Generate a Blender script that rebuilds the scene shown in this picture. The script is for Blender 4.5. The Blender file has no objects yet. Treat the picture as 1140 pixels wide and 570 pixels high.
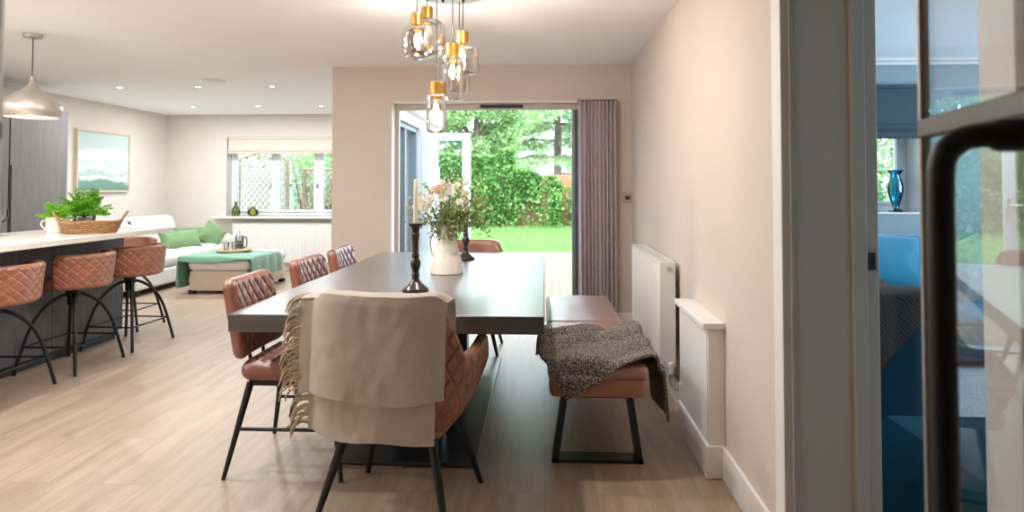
import bpy, math, random
import numpy as np
from mathutils import Vector, Matrix, noise as mnoise

random.seed(7)
rng = np.random.default_rng(7)
SC = bpy.context.scene
COL = SC.collection
PI = math.pi


# ------------------------------------------------------------------ materials
def lin(h):
    h = h.lstrip('#')
    out = []
    for i in (0, 2, 4):
        c = int(h[i:i + 2], 16) / 255
        out.append(c / 12.92 if c <= 0.04045 else ((c + 0.055) / 1.055) ** 2.4)
    return (*out, 1)


class NT:
    def __init__(s, name):
        s.m = bpy.data.materials.new(name)
        s.m.use_nodes = True
        s.t = s.m.node_tree
        s.t.nodes.clear()
        s.out = s.n('ShaderNodeOutputMaterial')

    def n(s, typ, **kw):
        nd = s.t.nodes.new(typ)
        for k, v in kw.items():
            if k.startswith('i_'):
                nd.inputs[k[2:].replace('_', ' ')].default_value = v
            else:
                setattr(nd, k, v)
        return nd

    def l(s, a, b):
        s.t.links.new(a, b)

    def coord(s, kind='Object', scale=(1, 1, 1), rot=(0, 0, 0)):
        tc = s.n('ShaderNodeTexCoord')
        mp = s.n('ShaderNodeMapping')
        mp.inputs['Scale'].default_value = scale
        mp.inputs['Rotation'].default_value = rot
        s.l(tc.outputs[kind], mp.inputs['Vector'])
        return mp.outputs['Vector']

    def noise(s, vec, scale=5, detail=3, rough=.5):
        nd = s.n('ShaderNodeTexNoise')
        nd.inputs['Scale'].default_value = scale
        nd.inputs['Detail'].default_value = detail
        nd.inputs['Roughness'].default_value = rough
        s.l(vec, nd.inputs['Vector'])
        return nd.outputs['Fac']

    def ramp(s, fac, stops):
        r = s.n('ShaderNodeValToRGB')
        e = r.color_ramp.elements
        while len(e) < len(stops):
            e.new(.5)
        for el, (p, c) in zip(e, stops):
            el.position = p
            el.color = c
        s.l(fac, r.inputs['Fac'])
        return r.outputs['Color']

    def mix(s, fac, a, b, blend='MIX'):
        m = s.n('ShaderNodeMix', data_type='RGBA', blend_type=blend)
        if isinstance(fac, float) or isinstance(fac, int):
            m.inputs[0].default_value = fac
        else:
            s.l(fac, m.inputs[0])
        for i, x in ((6, a), (7, b)):
            if isinstance(x, tuple):
                m.inputs[i].default_value = x
            else:
                s.l(x, m.inputs[i])
        return m.outputs[2]

    def bsdf(s, color, rough=.5, metal=0., spec=.5, sheen=0., coat=0.):
        p = s.n('ShaderNodeBsdfPrincipled')
        if isinstance(color, tuple):
            p.inputs['Base Color'].default_value = color
        else:
            s.l(color, p.inputs['Base Color'])
        if isinstance(rough, (int, float)):
            p.inputs['Roughness'].default_value = rough
        else:
            s.l(rough, p.inputs['Roughness'])
        p.inputs['Metallic'].default_value = metal
        p.inputs['Specular IOR Level'].default_value = spec
        p.inputs['Sheen Weight'].default_value = sheen
        p.inputs['Coat Weight'].default_value = coat
        s.l(p.outputs[0], s.out.inputs['Surface'])
        s.p = p
        return p

    def bump(s, h, strength=.2, dist=.002):
        b = s.n('ShaderNodeBump')
        b.inputs['Strength'].default_value = strength
        b.inputs['Distance'].default_value = dist
        s.l(h, b.inputs['Height'])
        s.l(b.outputs[0], s.p.inputs['Normal'])


def shade(c, k):
    return (min(c[0] * k, 1), min(c[1] * k, 1), min(c[2] * k, 1), 1)


def plain(name, hx, rough=.5, metal=0., var=.08, scale=8, bump=0., bscale=120, spec=.5, sheen=0., coat=0., stretch=(1, 1, 1)):
    t = NT(name)
    c = lin(hx)
    v = t.coord('Object', stretch)
    f = t.noise(v, scale, 4)
    col = t.ramp(f, [(.3, shade(c, 1 - var)), (.7, shade(c, 1 + var))])
    t.bsdf(col, rough, metal, spec, sheen, coat)
    if bump:
        t.bump(t.noise(v, bscale, 2), bump)
    return t.m


def wood(name, hx, hx2, rough=.4, axis=1, scale=6, var=1.0, spec=.5, coat=0.):
    t = NT(name)
    st = [9, 9, 9]
    st[axis] = .7
    v = t.coord('Object', tuple(st))
    f = t.noise(v, scale, 6, .6)
    f2 = t.noise(v, scale * 6, 3, .6)
    c = t.ramp(f, [(.3, lin(hx)), (.7, lin(hx2))])
    c = t.mix(.25, c, t.ramp(f2, [(.35, lin(hx)), (.65, lin(hx2))]))
    t.bsdf(c, rough, spec=spec, coat=coat)
    t.p.inputs['Coat Roughness'].default_value = .28
    t.p.inputs['Coat IOR'].default_value = 1.52
    t.bump(f2, .08, .001)
    return t.m


def leather(name, hx, coat=.6, ior=1.6):
    t = NT(name)
    c = lin(hx)
    v = t.coord()
    f = t.noise(v, 9, 4)
    col = t.ramp(f, [(.3, shade(c, .82)), (.7, shade(c, 1.14))])
    vo = t.n('ShaderNodeTexVoronoi')
    vo.inputs['Scale'].default_value = 350
    t.l(v, vo.inputs['Vector'])
    t.bsdf(col, .42, spec=.5, coat=coat)
    t.p.inputs['Coat Roughness'].default_value = .34
    t.p.inputs['Coat IOR'].default_value = ior
    t.bump(vo.outputs['Distance'], .12, .001)
    return t.m


def fabric(name, hx, hx2=None, scale=260, var=.1, rough=.9, sheen=.15, bump=.35, trans=0.):
    t = NT(name)
    c = lin(hx)
    c2 = lin(hx2) if hx2 else shade(c, .75)
    v = t.coord()
    w1 = t.n('ShaderNodeTexWave', wave_type='BANDS', bands_direction='X')
    w2 = t.n('ShaderNodeTexWave', wave_type='BANDS', bands_direction='Z')
    for w in (w1, w2):
        w.inputs['Scale'].default_value = scale
        w.inputs['Distortion'].default_value = 2
        t.l(v, w.inputs['Vector'])
    mx = t.n('ShaderNodeMath', operation='MULTIPLY')
    t.l(w1.outputs['Fac'], mx.inputs[0])
    t.l(w2.outputs['Fac'], mx.inputs[1])
    f = t.noise(v, 14, 5)
    col = t.ramp(f, [(.3, shade(c, 1 - var)), (.7, shade(c, 1 + var))])
    col = t.mix(t.noise(v, 180, 2), col, c2)
    t.bsdf(col, rough, sheen=sheen, spec=.2)
    t.bump(mx.outputs[0], bump, .001)
    if trans:
        tl = t.n('ShaderNodeBsdfTranslucent')
        t.l(col, tl.inputs['Color'])
        ms = t.n('ShaderNodeMixShader')
        ms.inputs[0].default_value = trans
        t.l(t.p.outputs[0], ms.inputs[1])
        t.l(tl.outputs[0], ms.inputs[2])
        t.l(ms.outputs[0], t.out.inputs['Surface'])
    return t.m


def glass(name, tint=(1, 1, 1, 1), refl=1.0, rough=0.0, ior=1.5):
    t = NT(name)
    tr = t.n('ShaderNodeBsdfTransparent')
    tr.inputs['Color'].default_value = tint
    gl = t.n('ShaderNodeBsdfGlossy')
    gl.inputs['Roughness'].default_value = rough
    fr = t.n('ShaderNodeFresnel')
    fr.inputs['IOR'].default_value = ior
    mu = t.n('ShaderNodeMath', operation='MULTIPLY', use_clamp=True)
    mu.inputs[1].default_value = refl
    t.l(fr.outputs[0], mu.inputs[0])
    ms = t.n('ShaderNodeMixShader')
    t.l(mu.outputs[0], ms.inputs[0])
    t.l(tr.outputs[0], ms.inputs[1])
    t.l(gl.outputs[0], ms.inputs[2])
    t.l(ms.outputs[0], t.out.inputs['Surface'])
    return t.m


def knit(name):
    t = NT(name)
    v = t.coord('Object', (1, 1, 1), (.5, .2, .6))
    vo = t.n('ShaderNodeTexVoronoi')
    vo.inputs['Scale'].default_value = 150
    t.l(v, vo.inputs['Vector'])
    f = t.noise(v, 140, 3)
    col = t.ramp(f, [(.36, lin('#3b3634')), (.50, lin('#6a625e')), (.64, lin('#b3aaa4'))])
    t.bsdf(col, .95, sheen=.2, spec=.1)
    t.bump(vo.outputs['Distance'], 1.0, .006)
    return t.m


def wicker(name):
    t = NT(name)
    v = t.coord()
    sep = t.n('ShaderNodeSeparateXYZ')
    t.l(v, sep.inputs[0])
    at = t.n('ShaderNodeMath', operation='ARCTAN2')
    t.l(sep.outputs['Y'], at.inputs[0])
    t.l(sep.outputs['X'], at.inputs[1])
    cmb = t.n('ShaderNodeCombineXYZ')
    t.l(at.outputs[0], cmb.inputs['X'])
    t.l(sep.outputs['Z'], cmb.inputs['Y'])
    b = t.n('ShaderNodeTexBrick')
    b.inputs['Scale'].default_value = 1
    b.inputs['Brick Width'].default_value = .20
    b.inputs['Row Height'].default_value = .013
    b.inputs['Mortar Size'].default_value = .0022
    b.inputs['Color1'].default_value = lin('#c0905c')
    b.inputs['Color2'].default_value = lin('#8a5c35')
    b.inputs['Mortar'].default_value = lin('#4a2e1a')
    t.l(cmb.outputs[0], b.inputs['Vector'])
    col = t.mix(.4, b.outputs['Color'], t.ramp(t.noise(v, 60, 3), [(.35, lin('#6b4425')), (.65, lin('#c9a06c'))]))
    t.bsdf(col, .55)
    t.bump(b.outputs['Fac'], -.6, .004)
    return t.m


def emit(name, hx, st):
    t = NT(name)
    e = t.n('ShaderNodeEmission')
    e.inputs['Color'].default_value = lin(hx)
    e.inputs['Strength'].default_value = st
    t.l(e.outputs[0], t.out.inputs['Surface'])
    return t.m


def leafmat(name, hx, hx2, trans=.35, rough=.5):
    t = NT(name)
    g = t.n('ShaderNodeNewGeometry')
    col = t.ramp(g.outputs['Random Per Island'], [(0, lin(hx)), (1, lin(hx2))])
    p = t.bsdf(col, rough, spec=.3)
    tl = t.n('ShaderNodeBsdfTranslucent')
    t.l(col, tl.inputs['Color'])
    ms = t.n('ShaderNodeMixShader')
    ms.inputs[0].default_value = trans
    t.l(p.outputs[0], ms.inputs[1])
    t.l(tl.outputs[0], ms.inputs[2])
    t.l(ms.outputs[0], t.out.inputs['Surface'])
    return t.m


def floor_mat():
    t = NT('oak plank flooring')
    v = t.coord('Object', (1, 1, 1), (0, 0, PI / 2))
    b = t.n('ShaderNodeTexBrick')
    b.offset = .37
    b.inputs['Scale'].default_value = 1
    b.inputs['Brick Width'].default_value = 1.45
    b.inputs['Row Height'].default_value = .215
    b.inputs['Mortar Size'].default_value = .0018
    b.inputs['Mortar Smooth'].default_value = .3
    b.inputs['Color1'].default_value = (0, 0, 0, 1)
    b.inputs['Color2'].default_value = (1, 1, 1, 1)
    b.inputs['Mortar'].default_value = (.5, .5, .5, 1)
    t.l(v, b.inputs['Vector'])
    gv = t.coord('Object', (11, .9, 1))
    # shift the grain from plank to plank
    add = t.n('ShaderNodeVectorMath', operation='ADD')
    t.l(gv, add.inputs[0])
    sc = t.n('ShaderNodeVectorMath', operation='SCALE')
    sc.inputs['Scale'].default_value = 13
    t.l(b.outputs['Color'], sc.inputs[0])
    t.l(sc.outputs[0], add.inputs[1])
    f = t.noise(add.outputs[0], 1.6, 7, .62)
    col = t.ramp(f, [(.25, lin('#9a8673')), (.5, lin('#ae9a86')), (.75, lin('#c2b09d'))])
    pl = t.ramp(b.outputs['Color'], [(0, lin('#ccc3ba')), (1, lin('#e2dcd6'))])
    col = t.mix(.45, col, pl, 'MULTIPLY')
    col = t.mix(b.outputs['Fac'], col, lin('#84786d'))
    t.bsdf(col, t.ramp(f, [(.2, (.36, .36, .36, 1)), (.8, (.48, .48, .48, 1))]), spec=.5)
    t.bump(b.outputs['Fac'], -.3, .001)
    return t.m


def stripe(name, hx, hx2, scale, direction='X', rough=.8, dist=1.5):
    t = NT(name)
    v = t.coord()
    w = t.n('ShaderNodeTexWave', wave_type='BANDS', bands_direction=direction)
    w.inputs['Scale'].default_value = scale
    w.inputs['Distortion'].default_value = dist
    t.l(v, w.inputs['Vector'])
    col = t.ramp(w.outputs['Fac'], [(.2, lin(hx)), (.8, lin(hx2))])
    t.bsdf(col, rough, spec=.2)
    return t.m


def painting_mat():
    t = NT('seascape paint')
    tc = t.n('ShaderNodeTexCoord')
    sep = t.n('ShaderNodeSeparateXYZ')
    t.l(tc.outputs['Generated'], sep.inputs[0])
    v = t.coord('Object', (1, 1.6, 6))
    nz = t.noise(v, 1.6, 6, .6)
    m = t.n('ShaderNodeMath', operation='MULTIPLY_ADD')
    t.l(nz, m.inputs[0])
    m.inputs[1].default_value = .42
    t.l(sep.outputs['Z'], m.inputs[2])
    col = t.ramp(m.outputs[0], [(.16, lin('#5f8278')), (.36, lin('#76998f')), (.42, lin('#d5dfdb')), (.50, lin('#a5bfb8')),
                                (.58, lin('#dbe4e0')), (.68, lin('#b9ccc8')), (.80, lin('#d9e2df')), (.95, lin('#b8c9c6'))])
    t.bsdf(col, .7)
    return t.m


M = {}
M['floor'] = floor_mat()
M['wall'] = plain('warm beige wall paint', '#d0c4ba', .85, var=.015, scale=3, bump=.05, bscale=200)
M['wallcool'] = plain('pale greige wall paint', '#d3ccc4', .85, var=.015, scale=3, bump=.05, bscale=200)
M['snug'] = plain('blue grey wall paint', '#8fa3ab', .85, var=.015, scale=3)
M['ceil'] = plain('white ceiling paint', '#f8f9fa', .9, var=.01, scale=2)
M['white'] = plain('white satin paint', '#e9e6e1', .4, var=.015, scale=4)
M['render'] = plain('white exterior render', '#cfcdcb', .85, var=.03, scale=4)
M['upvc'] = plain('white window frame plastic', '#eceef0', .3, var=.01)
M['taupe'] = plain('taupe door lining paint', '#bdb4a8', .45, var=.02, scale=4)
M['darkmet'] = plain('dark bronze door metal', '#3f3b39', .45, .3, var=.05)
M['black'] = plain('black powder coated steel', '#17181a', .45, .2, var=.1, scale=20)
M['greyframe'] = plain('grey aluminium frame', '#7d868b', .4, .4, var=.03)
M['leather'] = leather('tan leather', '#9a6248')
M['leather2'] = leather('cognac leather', '#86523f')
M['benchleather'] = leather('glossy cognac leather', '#8a5848', 1.0, 2.1)
M['tablewood'] = wood('dark stained oak', '#393633', '#504c49', .36, 0, 4, spec=.6, coat=.9)
M['cab'] = wood('grey wood grain laminate', '#5f5d5e', '#777372', .5, 2, 3)
M['island'] = wood('charcoal wood grain panel', '#45474a', '#63656a', .5, 2, 3)
M['marble'] = plain('pale quartz worktop', '#e8e2da', .2, var=.05, scale=3)
M['nickel'] = plain('brushed nickel', '#c4bcb2', .45, .7, var=.05, scale=4, stretch=(1, 1, 30))
M['brass'] = plain('brushed brass', '#c8954a', .35, .9, var=.06, stretch=(1, 1, 30))
M['chrome'] = plain('polished chrome', '#d0d0d0', .15, 1, var=.02)
M['candlewood'] = plain('dark turned wood', '#2c1d19', .28, var=.25, scale=12, coat=.3)
M['wax'] = plain('ivory candle wax', '#ecdfc4', .5, var=.03)
M['ceramic'] = plain('white glazed ceramic', '#e6ddd2', .22, var=.02)
M['throw'] = fabric('oatmeal wool', '#c4b9ac', '#a3988b', 300, .08)
M['fringe'] = fabric('oatmeal wool fringe', '#d3c2ac', '#ae9c86', 300)
M['knit'] = knit('charcoal melange knit')
M['greenthrow'] = fabric('sage velvet throw', '#76a48c', '#66937c', 200, .12, .7, .35)
M['greencush'] = fabric('moss velvet', '#7d9c6e', '#66865a', 220, .1, .75, .35)
M['sofa'] = fabric('white linen upholstery', '#e6e4e1', '#d6d2cd', 280, .03)
M['cream'] = fabric('cream leather upholstery', '#d5c7b6', '#c9b9a6', 260, .04)
M['blue'] = fabric('blue velvet', '#2f8fb0', '#1d708f', 200, .12, .7, .35)
M['teal'] = fabric('deep teal velvet', '#12495d', '#0c3a4c', 200, .12, .7, .05)
M['silver'] = fabric('silver sequin fabric', '#b9c3c8', '#8a979e', 120, .3, .35, .1, .8)
M['curtain'] = fabric('mauve grey curtain', '#e8dfe1', '#d8cdd0', 240, .04, .85, .1, trans=.5)
M['sheer'] = fabric('white sheer curtain', '#e4e3e8', '#d2d1d8', 240, .03, .85, .1, trans=.4)
M['blind'] = stripe('patterned oat blind fabric', '#e2d4c8', '#d2c0b1', 60, 'DIAGONAL', dist=4)
M['blindgrey'] = stripe('slate slub blind fabric', '#52636b', '#2f3c43', 55, 'Z', dist=9)
M['greythrow'] = stripe('grey banded throw', '#57524f', '#413d3c', 30, 'DIAGONAL', dist=5)
M['wicker'] = wicker('woven wicker')
M['traywood'] = wood('pale tray wood', '#c8a272', '#e0c096', .5, 0)
M['framewood'] = wood('limed oak frame', '#c2ad94', '#dccbb4', .5, 2)
M['paint'] = painting_mat()
M['alu'] = plain('warm grey aluminium', '#a79c93', .4, .3, var=.03)
M['pane'] = glass('clear window glass', (.97, .985, .98, 1), .75)
M['doorglass'] = glass('glass door pane', (.95, .97, .98, 1), .35)
M['clearglass'] = glass('clear pendant glass', (.985, .98, .975, 1), .8)
M['smoke'] = glass('smoky pendant glass', (.90, .865, .84, 1), .8)
M['blueglass'] = glass('blue tinted glass', (.34, .72, .84, 1), 1.5)
M['greenglass'] = glass('green bottle glass', (.62, .72, .40, 1), 1.6)
M['yellowglass'] = glass('yellow green glass', (.86, .88, .38, 1), 1.6)
M['drink'] = glass('drinking glass', (.90, .92, .92, 1), 1.5)
M['coffee'] = plain('black coffee', '#1c100b', .1)
M['filament'] = emit('glowing filament', '#ffb45e', 60)
M['lens'] = emit('downlight lens', '#fff3e2', 6)
M['grille'] = plain('white speaker grille', '#d9dadb', .6, var=.05, scale=300)
M['deck'] = stripe('pale deck boards', '#6d5d4c', '#7d6c5a', 3.2, 'X', .7, .4)
M['lawn'] = plain('lawn soil and turf', '#557f36', .9, var=.25, scale=6)
M['grass'] = leafmat('grass blades', '#6a8f4a', '#93b46c', .4)
M['ivy'] = leafmat('ivy leaves', '#4a7a3a', '#93b868', .35)
M['conifer'] = leafmat('conifer needles', '#7c9668', '#b9cb9c', .35)
M['broad'] = leafmat('broadleaf foliage', '#6f9559', '#b5cd8e', .4)
M['fern'] = leafmat('fern leaves', '#4a9a1c', '#93d040', .45)
M['herb'] = leafmat('herb leaves', '#5cae1e', '#a8e04a', .45)
M['olive'] = leafmat('olive green sprigs', '#6f7d4a', '#a9b47a', .3)
M['yellowsprig'] = leafmat('yellow green buds', '#a8a45c', '#dcd398', .3)
M['petal'] = leafmat('ivory petals', '#f5eee4', '#fbf8f3', .35)
M['petalpeach'] = leafmat('blush petals', '#eccfba', '#f5e3d5', .35)
M['bark'] = plain('tree bark', '#6f5f52', .9, var=.3, scale=6)
M['fencewood'] = stripe('weathered fence board', '#b98c66', '#8f6a4c', 9, 'X', .8, 1)
M['shedwood'] = stripe('orange shed cladding', '#c48a5c', '#a06a42', 8, 'Z', .8, 1)
M['trellis'] = plain('weathered trellis lath', '#957d67', .8, var=.15)
M['carpet'] = plain('pale grey carpet', '#b3b6b8', .95, var=.1, scale=60, bump=.5, bscale=400)
M['plug'] = plain('white plastic', '#e2e0dc', .35, var=.01)
M['metalplate'] = plain('brushed steel plate', '#b5aca2', .5, .5, var=.04)
M['gunmetal'] = plain('satin gunmetal', '#3d4247', .28, .5, var=.06, scale=4)
M['print'] = None
tp = NT('black leaf print linen')
_v = tp.coord('Object', (1, 1, 1))
_f = tp.noise(_v, 16, 1)
tp.bsdf(tp.ramp(_f, [(.54, lin('#e4e2de')), (.56, lin('#3c4448'))]), .9)
M['print'] = tp.m


# ------------------------------------------------------------------ mesh builder
def groove(a):
    d = abs(a - round(a))
    return 1 - math.exp(-(d / .085) ** 2)


class MB:
    def __init__(s):
        s.v = []
        s.f = []

    def add(s, vs, fs, Mx=None):
        o = len(s.v)
        if Mx is not None:
            vs = [Mx @ Vector(p) for p in vs]
        s.v.extend([tuple(p) for p in vs])
        s.f.extend([tuple(i + o for i in q) for q in fs])
        return s

    def box(s, x0, x1, y0, y1, z0, z1, Mx=None):
        vs = [(x0, y0, z0), (x1, y0, z0), (x1, y1, z0), (x0, y1, z0), (x0, y0, z1), (x1, y0, z1), (x1, y1, z1), (x0, y1, z1)]
        fs = [(3, 2, 1, 0), (4, 5, 6, 7), (0, 1, 5, 4), (1, 2, 6, 5), (2, 3, 7, 6), (3, 0, 4, 7)]
        return s.add(vs, fs, Mx)

    def tube(s, pts, r, n=10, closed=False, flat=1.0):
        pts = [Vector(p) for p in pts]
        m = len(pts)
        rs = [r] * m if isinstance(r, (int, float)) else list(r)
        t0 = (pts[1] - pts[0]).normalized()
        up = Vector((0, 0, 1)) if abs(t0.z) < .9 else Vector((1, 0, 0))
        nrm = t0.cross(up).normalized()
        vs, fs = [], []
        for i, p in enumerate(pts):
            if closed:
                tg = (pts[(i + 1) % m] - pts[i - 1]).normalized()
            elif i == 0:
                tg = t0
            elif i == m - 1:
                tg = (pts[-1] - pts[-2]).normalized()
            else:
                tg = (pts[i + 1] - pts[i - 1]).normalized()
            nrm = (nrm - tg * nrm.dot(tg)).normalized()
            bn = tg.cross(nrm)
            for k in range(n):
                a = 2 * PI * k / n
                vs.append(p + nrm * (math.cos(a) * rs[i]) + bn * (math.sin(a) * rs[i] * flat))
        rows = m if closed else m - 1
        for i in range(rows):
            j = (i + 1) % m
            for k in range(n):
                k2 = (k + 1) % n
                fs.append((i * n + k, i * n + k2, j * n + k2, j * n + k))
        if not closed:
            fs.append(tuple(range(n - 1, -1, -1)))
            fs.append(tuple((m - 1) * n + k for k in range(n)))
        return s.add(vs, fs)

    def lathe(s, prof, n=32, c=(0, 0, 0), sx=1, sy=1, Mx=None):
        vs, fs = [], []
        for r, z in prof:
            for k in range(n):
                a = 2 * PI * k / n
                vs.append((c[0] + r * sx * math.cos(a), c[1] + r * sy * math.sin(a), c[2] + z))
        for i in range(len(prof) - 1):
            for k in range(n):
                k2 = (k + 1) % n
                fs.append((i * n + k, i * n + k2, (i + 1) * n + k2, (i + 1) * n + k))
        if prof[0][0] > 1e-6:
            fs.append(tuple(range(n - 1, -1, -1)))
        if prof[-1][0] > 1e-6:
            fs.append(tuple((len(prof) - 1) * n + k for k in range(n)))
        return s.add(vs, fs, Mx)

    def sheet(s, fn, nu, nv, th=.004):
        P = np.array([[fn(i / nu, j / nv) for j in range(nv + 1)] for i in range(nu + 1)], float)
        du = np.gradient(P, axis=0)
        dv = np.gradient(P, axis=1)
        N = np.cross(du, dv)
        N /= (np.linalg.norm(N, axis=2, keepdims=True) + 1e-12)
        A = (P + N * th / 2).reshape(-1, 3)
        B = (P - N * th / 2).reshape(-1, 3)
        W = nv + 1
        n = len(A)
        fs = []
        for i in range(nu):
            for j in range(nv):
                q = (i * W + j, (i + 1) * W + j, (i + 1) * W + j + 1, i * W + j + 1)
                fs.append(q)
                fs.append(tuple(n + k for k in reversed(q)))
        bd = [i * W for i in range(nu + 1)] + [nu * W + j for j in range(1, nv + 1)] + [i * W + nv for i in range(nu - 1, -1, -1)] + [j for j in range(nv - 1, 0, -1)]
        for k in range(len(bd)):
            a, b = bd[k], bd[(k + 1) % len(bd)]
            fs.append((b, a, n + a, n + b))
        return s.add(np.vstack([A, B]).tolist(), fs)

    def pad(s, w, h, t, r=.03, b=.03, nu=24, nv=24, quilt=None, both=False, puff=0., warp=None, Mx=None, flatback=False):
        """padded slab in the xy plane, thickness along z; quilt=(px, py, depth) stitches diamonds on +z"""
        def den(k, n):
            x = 2 * k / n - 1
            return math.copysign(1 - (1 - abs(x)) ** 1.45, x)
        us = [den(i, nu) for i in range(nu + 1)]
        vs_ = [den(j, nv) for j in range(nv + 1)]
        front, back = [], []
        for u in us:
            for v in vs_:
                x, y = u * w / 2, v * h / 2
                sd = min(w / 2 - abs(x), h / 2 - abs(y))
                ex, ey = abs(x) - (w / 2 - r), abs(y) - (h / 2 - r)
                X, Y_ = x, y
                if ex > 0 and ey > 0:
                    k = max(ex, ey) / math.hypot(ex, ey)
                    X = math.copysign(w / 2 - r + ex * k, x)
                    Y_ = math.copysign(h / 2 - r + ey * k, y)
                e = math.sqrt(max(0, 1 - (1 - min(sd / b, 1)) ** 2))
                z = t / 2 * e + puff * (1 - u * u) * (1 - v * v)
                q = 0
                if quilt:
                    a1, a2 = X / quilt[0] + Y_ / quilt[1], X / quilt[0] - Y_ / quilt[1]
                    q = quilt[2] * (groove(a1) * groove(a2) * (.72 + .28 * abs(math.sin(PI * a1) * math.sin(PI * a2)))) * min(1, sd / b)
                front.append((X, Y_, z + q))
                back.append((X, Y_, -z - (q if both else 0)))
        W = nv + 1
        n = len(front)
        fs = []
        edge = set()
        for i in range(nu + 1):
            for j in range(nv + 1):
                if i in (0, nu) or j in (0, nv):
                    edge.add(i * W + j)
        bi = {}
        verts = list(front)
        for k in range(n):
            if k in edge:
                bi[k] = k
            else:
                bi[k] = len(verts)
                verts.append(back[k])
        for i in range(nu):
            for j in range(nv):
                q = (i * W + j, (i + 1) * W + j, (i + 1) * W + j + 1, i * W + j + 1)
                fs.append(q)
                fs.append(tuple(bi[k] for k in reversed(q)))
        if warp:
            verts = [warp(*p) for p in verts]
        return s.add(verts, fs, Mx)

    def prism(s, pts, z0, z1, Mx=None):
        n = len(pts)
        vs = [(x, y, z0) for x, y in pts] + [(x, y, z1) for x, y in pts]
        fs = [tuple(range(n - 1, -1, -1)), tuple(range(n, 2 * n))] + [(i, (i + 1) % n, n + (i + 1) % n, n + i) for i in range(n)]
        return s.add(vs, fs, Mx)

    def build(s, name, mat, parent=None, smooth=True, bevel=0, seg=2, ang=38, subsurf=0, loc=None):
        me = bpy.data.meshes.new(name)
        me.from_pydata(s.v, [], s.f)
        me.materials.append(mat)
        if smooth:
            me.polygons.foreach_set('use_smooth', [True] * len(me.polygons))
            me.set_sharp_from_angle(angle=math.radians(ang))
        me.update()
        o = bpy.data.objects.new(name, me)
        COL.objects.link(o)
        if parent:
            o.parent = parent
        if loc:
            o.location = loc
        if bevel:
            b = o.modifiers.new('bevel', 'BEVEL')
            b.width = bevel
            b.segments = seg
            b.limit_method = 'ANGLE'
        if subsurf:
            q = o.modifiers.new('sub', 'SUBSURF')
            q.levels = q.render_levels = subsurf
        return o


def leaf_mesh(name, mat, centers, size, parent=None, aspect=.55, updir=None, droop=0., jit=.35):
    """diamond leaves (two bent triangles each) at given centres"""
    C = np.asarray(centers, float)
    n = len(C)
    d = rng.normal(size=(n, 3))
    if updir is not None:
        d = d * .6 + np.asarray(updir)
    d[:, 2] -= droop
    d /= np.linalg.norm(d, axis=1, keepdims=True)
    w = rng.normal(size=(n, 3))
    w -= d * np.sum(w * d, axis=1, keepdims=True)
    w /= np.linalg.norm(w, axis=1, keepdims=True)
    nn = np.cross(d, w)
    S = (size * (1 + jit * rng.uniform(-1, 1, n)))[:, None]
    a = C - d * S / 2
    b = C + w * S * aspect / 2 + nn * S * .08
    c = C + d * S / 2
    e = C - w * S * aspect / 2 + nn * S * .08
    V = np.stack([a, b, c, e], 1).reshape(-1, 3)
    me = bpy.data.meshes.new(name)
    me.vertices.add(4 * n)
    me.vertices.foreach_set('co', V.ravel())
    me.loops.add(4 * n)
    me.loops.foreach_set('vertex_index', np.arange(4 * n, dtype=np.int32))
    me.polygons.add(n)
    me.polygons.foreach_set('loop_start', np.arange(0, 4 * n, 4, dtype=np.int32))
    me.update(calc_edges=True)
    me.materials.append(mat)
    o = bpy.data.objects.new(name, me)
    COL.objects.link(o)
    if parent:
        o.parent = parent
    return o


def tag(o, label=None, cat=None, group=None, kind=None):
    if label:
        o['label'] = label
    if cat:
        o['category'] = cat
    if group:
        o['group'] = group
    if kind:
        o['kind'] = kind
    return o


def thing(name, label, cat, loc=(0, 0, 0), rotz=0., group=None):
    o = bpy.data.objects.new(name, None)
    o.empty_display_size = .1
    COL.objects.link(o)
    o.location = loc
    o.rotation_euler = (0, 0, rotz)
    return tag(o, label, cat, group)


def struct(o):
    o['kind'] = 'structure'
    return o


def copy_tree(o, parent=None):
    c = o.copy()
    COL.objects.link(c)
    c.parent = parent
    for ch in [x for x in COL.objects if x.parent == o]:
        copy_tree(ch, c)
    return c


def place(o, label, loc, rotz=None):
    c = copy_tree(o)
    c['label'] = label
    c.location = loc
    if rotz is not None:
        c.rotation_euler = (0, 0, rotz)
    return c


def sm(x):
    x = max(0., min(1., x))
    return x * x * (3 - 2 * x)


def nz(x, y, z=0.):
    return mnoise.noise(Vector((x, y, z)))


def RT(loc, rx=0, ry=0, rz=0):
    return Matrix.Translation(loc) @ Matrix.Rotation(rz, 4, 'Z') @ Matrix.Rotation(ry, 4, 'Y') @ Matrix.Rotation(rx, 4, 'X')


def spline(pts, n=8):
    """Catmull-Rom through the points"""
    P = [Vector(p) for p in pts]
    P = [P[0] * 2 - P[1]] + P + [P[-1] * 2 - P[-2]]
    out = []
    for i in range(1, len(P) - 2):
        for k in range(n):
            t = k / n
            out.append(.5 * ((2 * P[i]) + (P[i + 1] - P[i - 1]) * t + (2 * P[i - 1] - 5 * P[i] + 4 * P[i + 1] - P[i + 2]) * t * t + (3 * P[i] - P[i - 1] - 3 * P[i + 1] + P[i + 2]) * t ** 3))
    out.append(P[-2])
    return out
# ------------------------------------------------------------------ camera
cam = bpy.data.cameras.new('camera')
cam.lens = 24
cam.sensor_width = 36
cam.shift_y = -99 / 1140
cam.clip_start = .02
cam.clip_end = 200
cam.dof.use_dof = True
cam.dof.focus_distance = 3.1
cam.dof.aperture_fstop = 4.5
co = bpy.data.objects.new('camera', cam)
COL.objects.link(co)
co.location = (0, 0, 1.283)
co.rotation_euler = (PI / 2 + math.atan(22 / 760), 0, math.atan(36 / 760))
SC.camera = co
SC.view_settings.view_transform = 'Standard'
SC.view_settings.look = 'None'
SC.view_settings.gamma = 1
SC.view_settings.exposure = 0.78
SC.view_settings.use_curve_mapping = False

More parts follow.
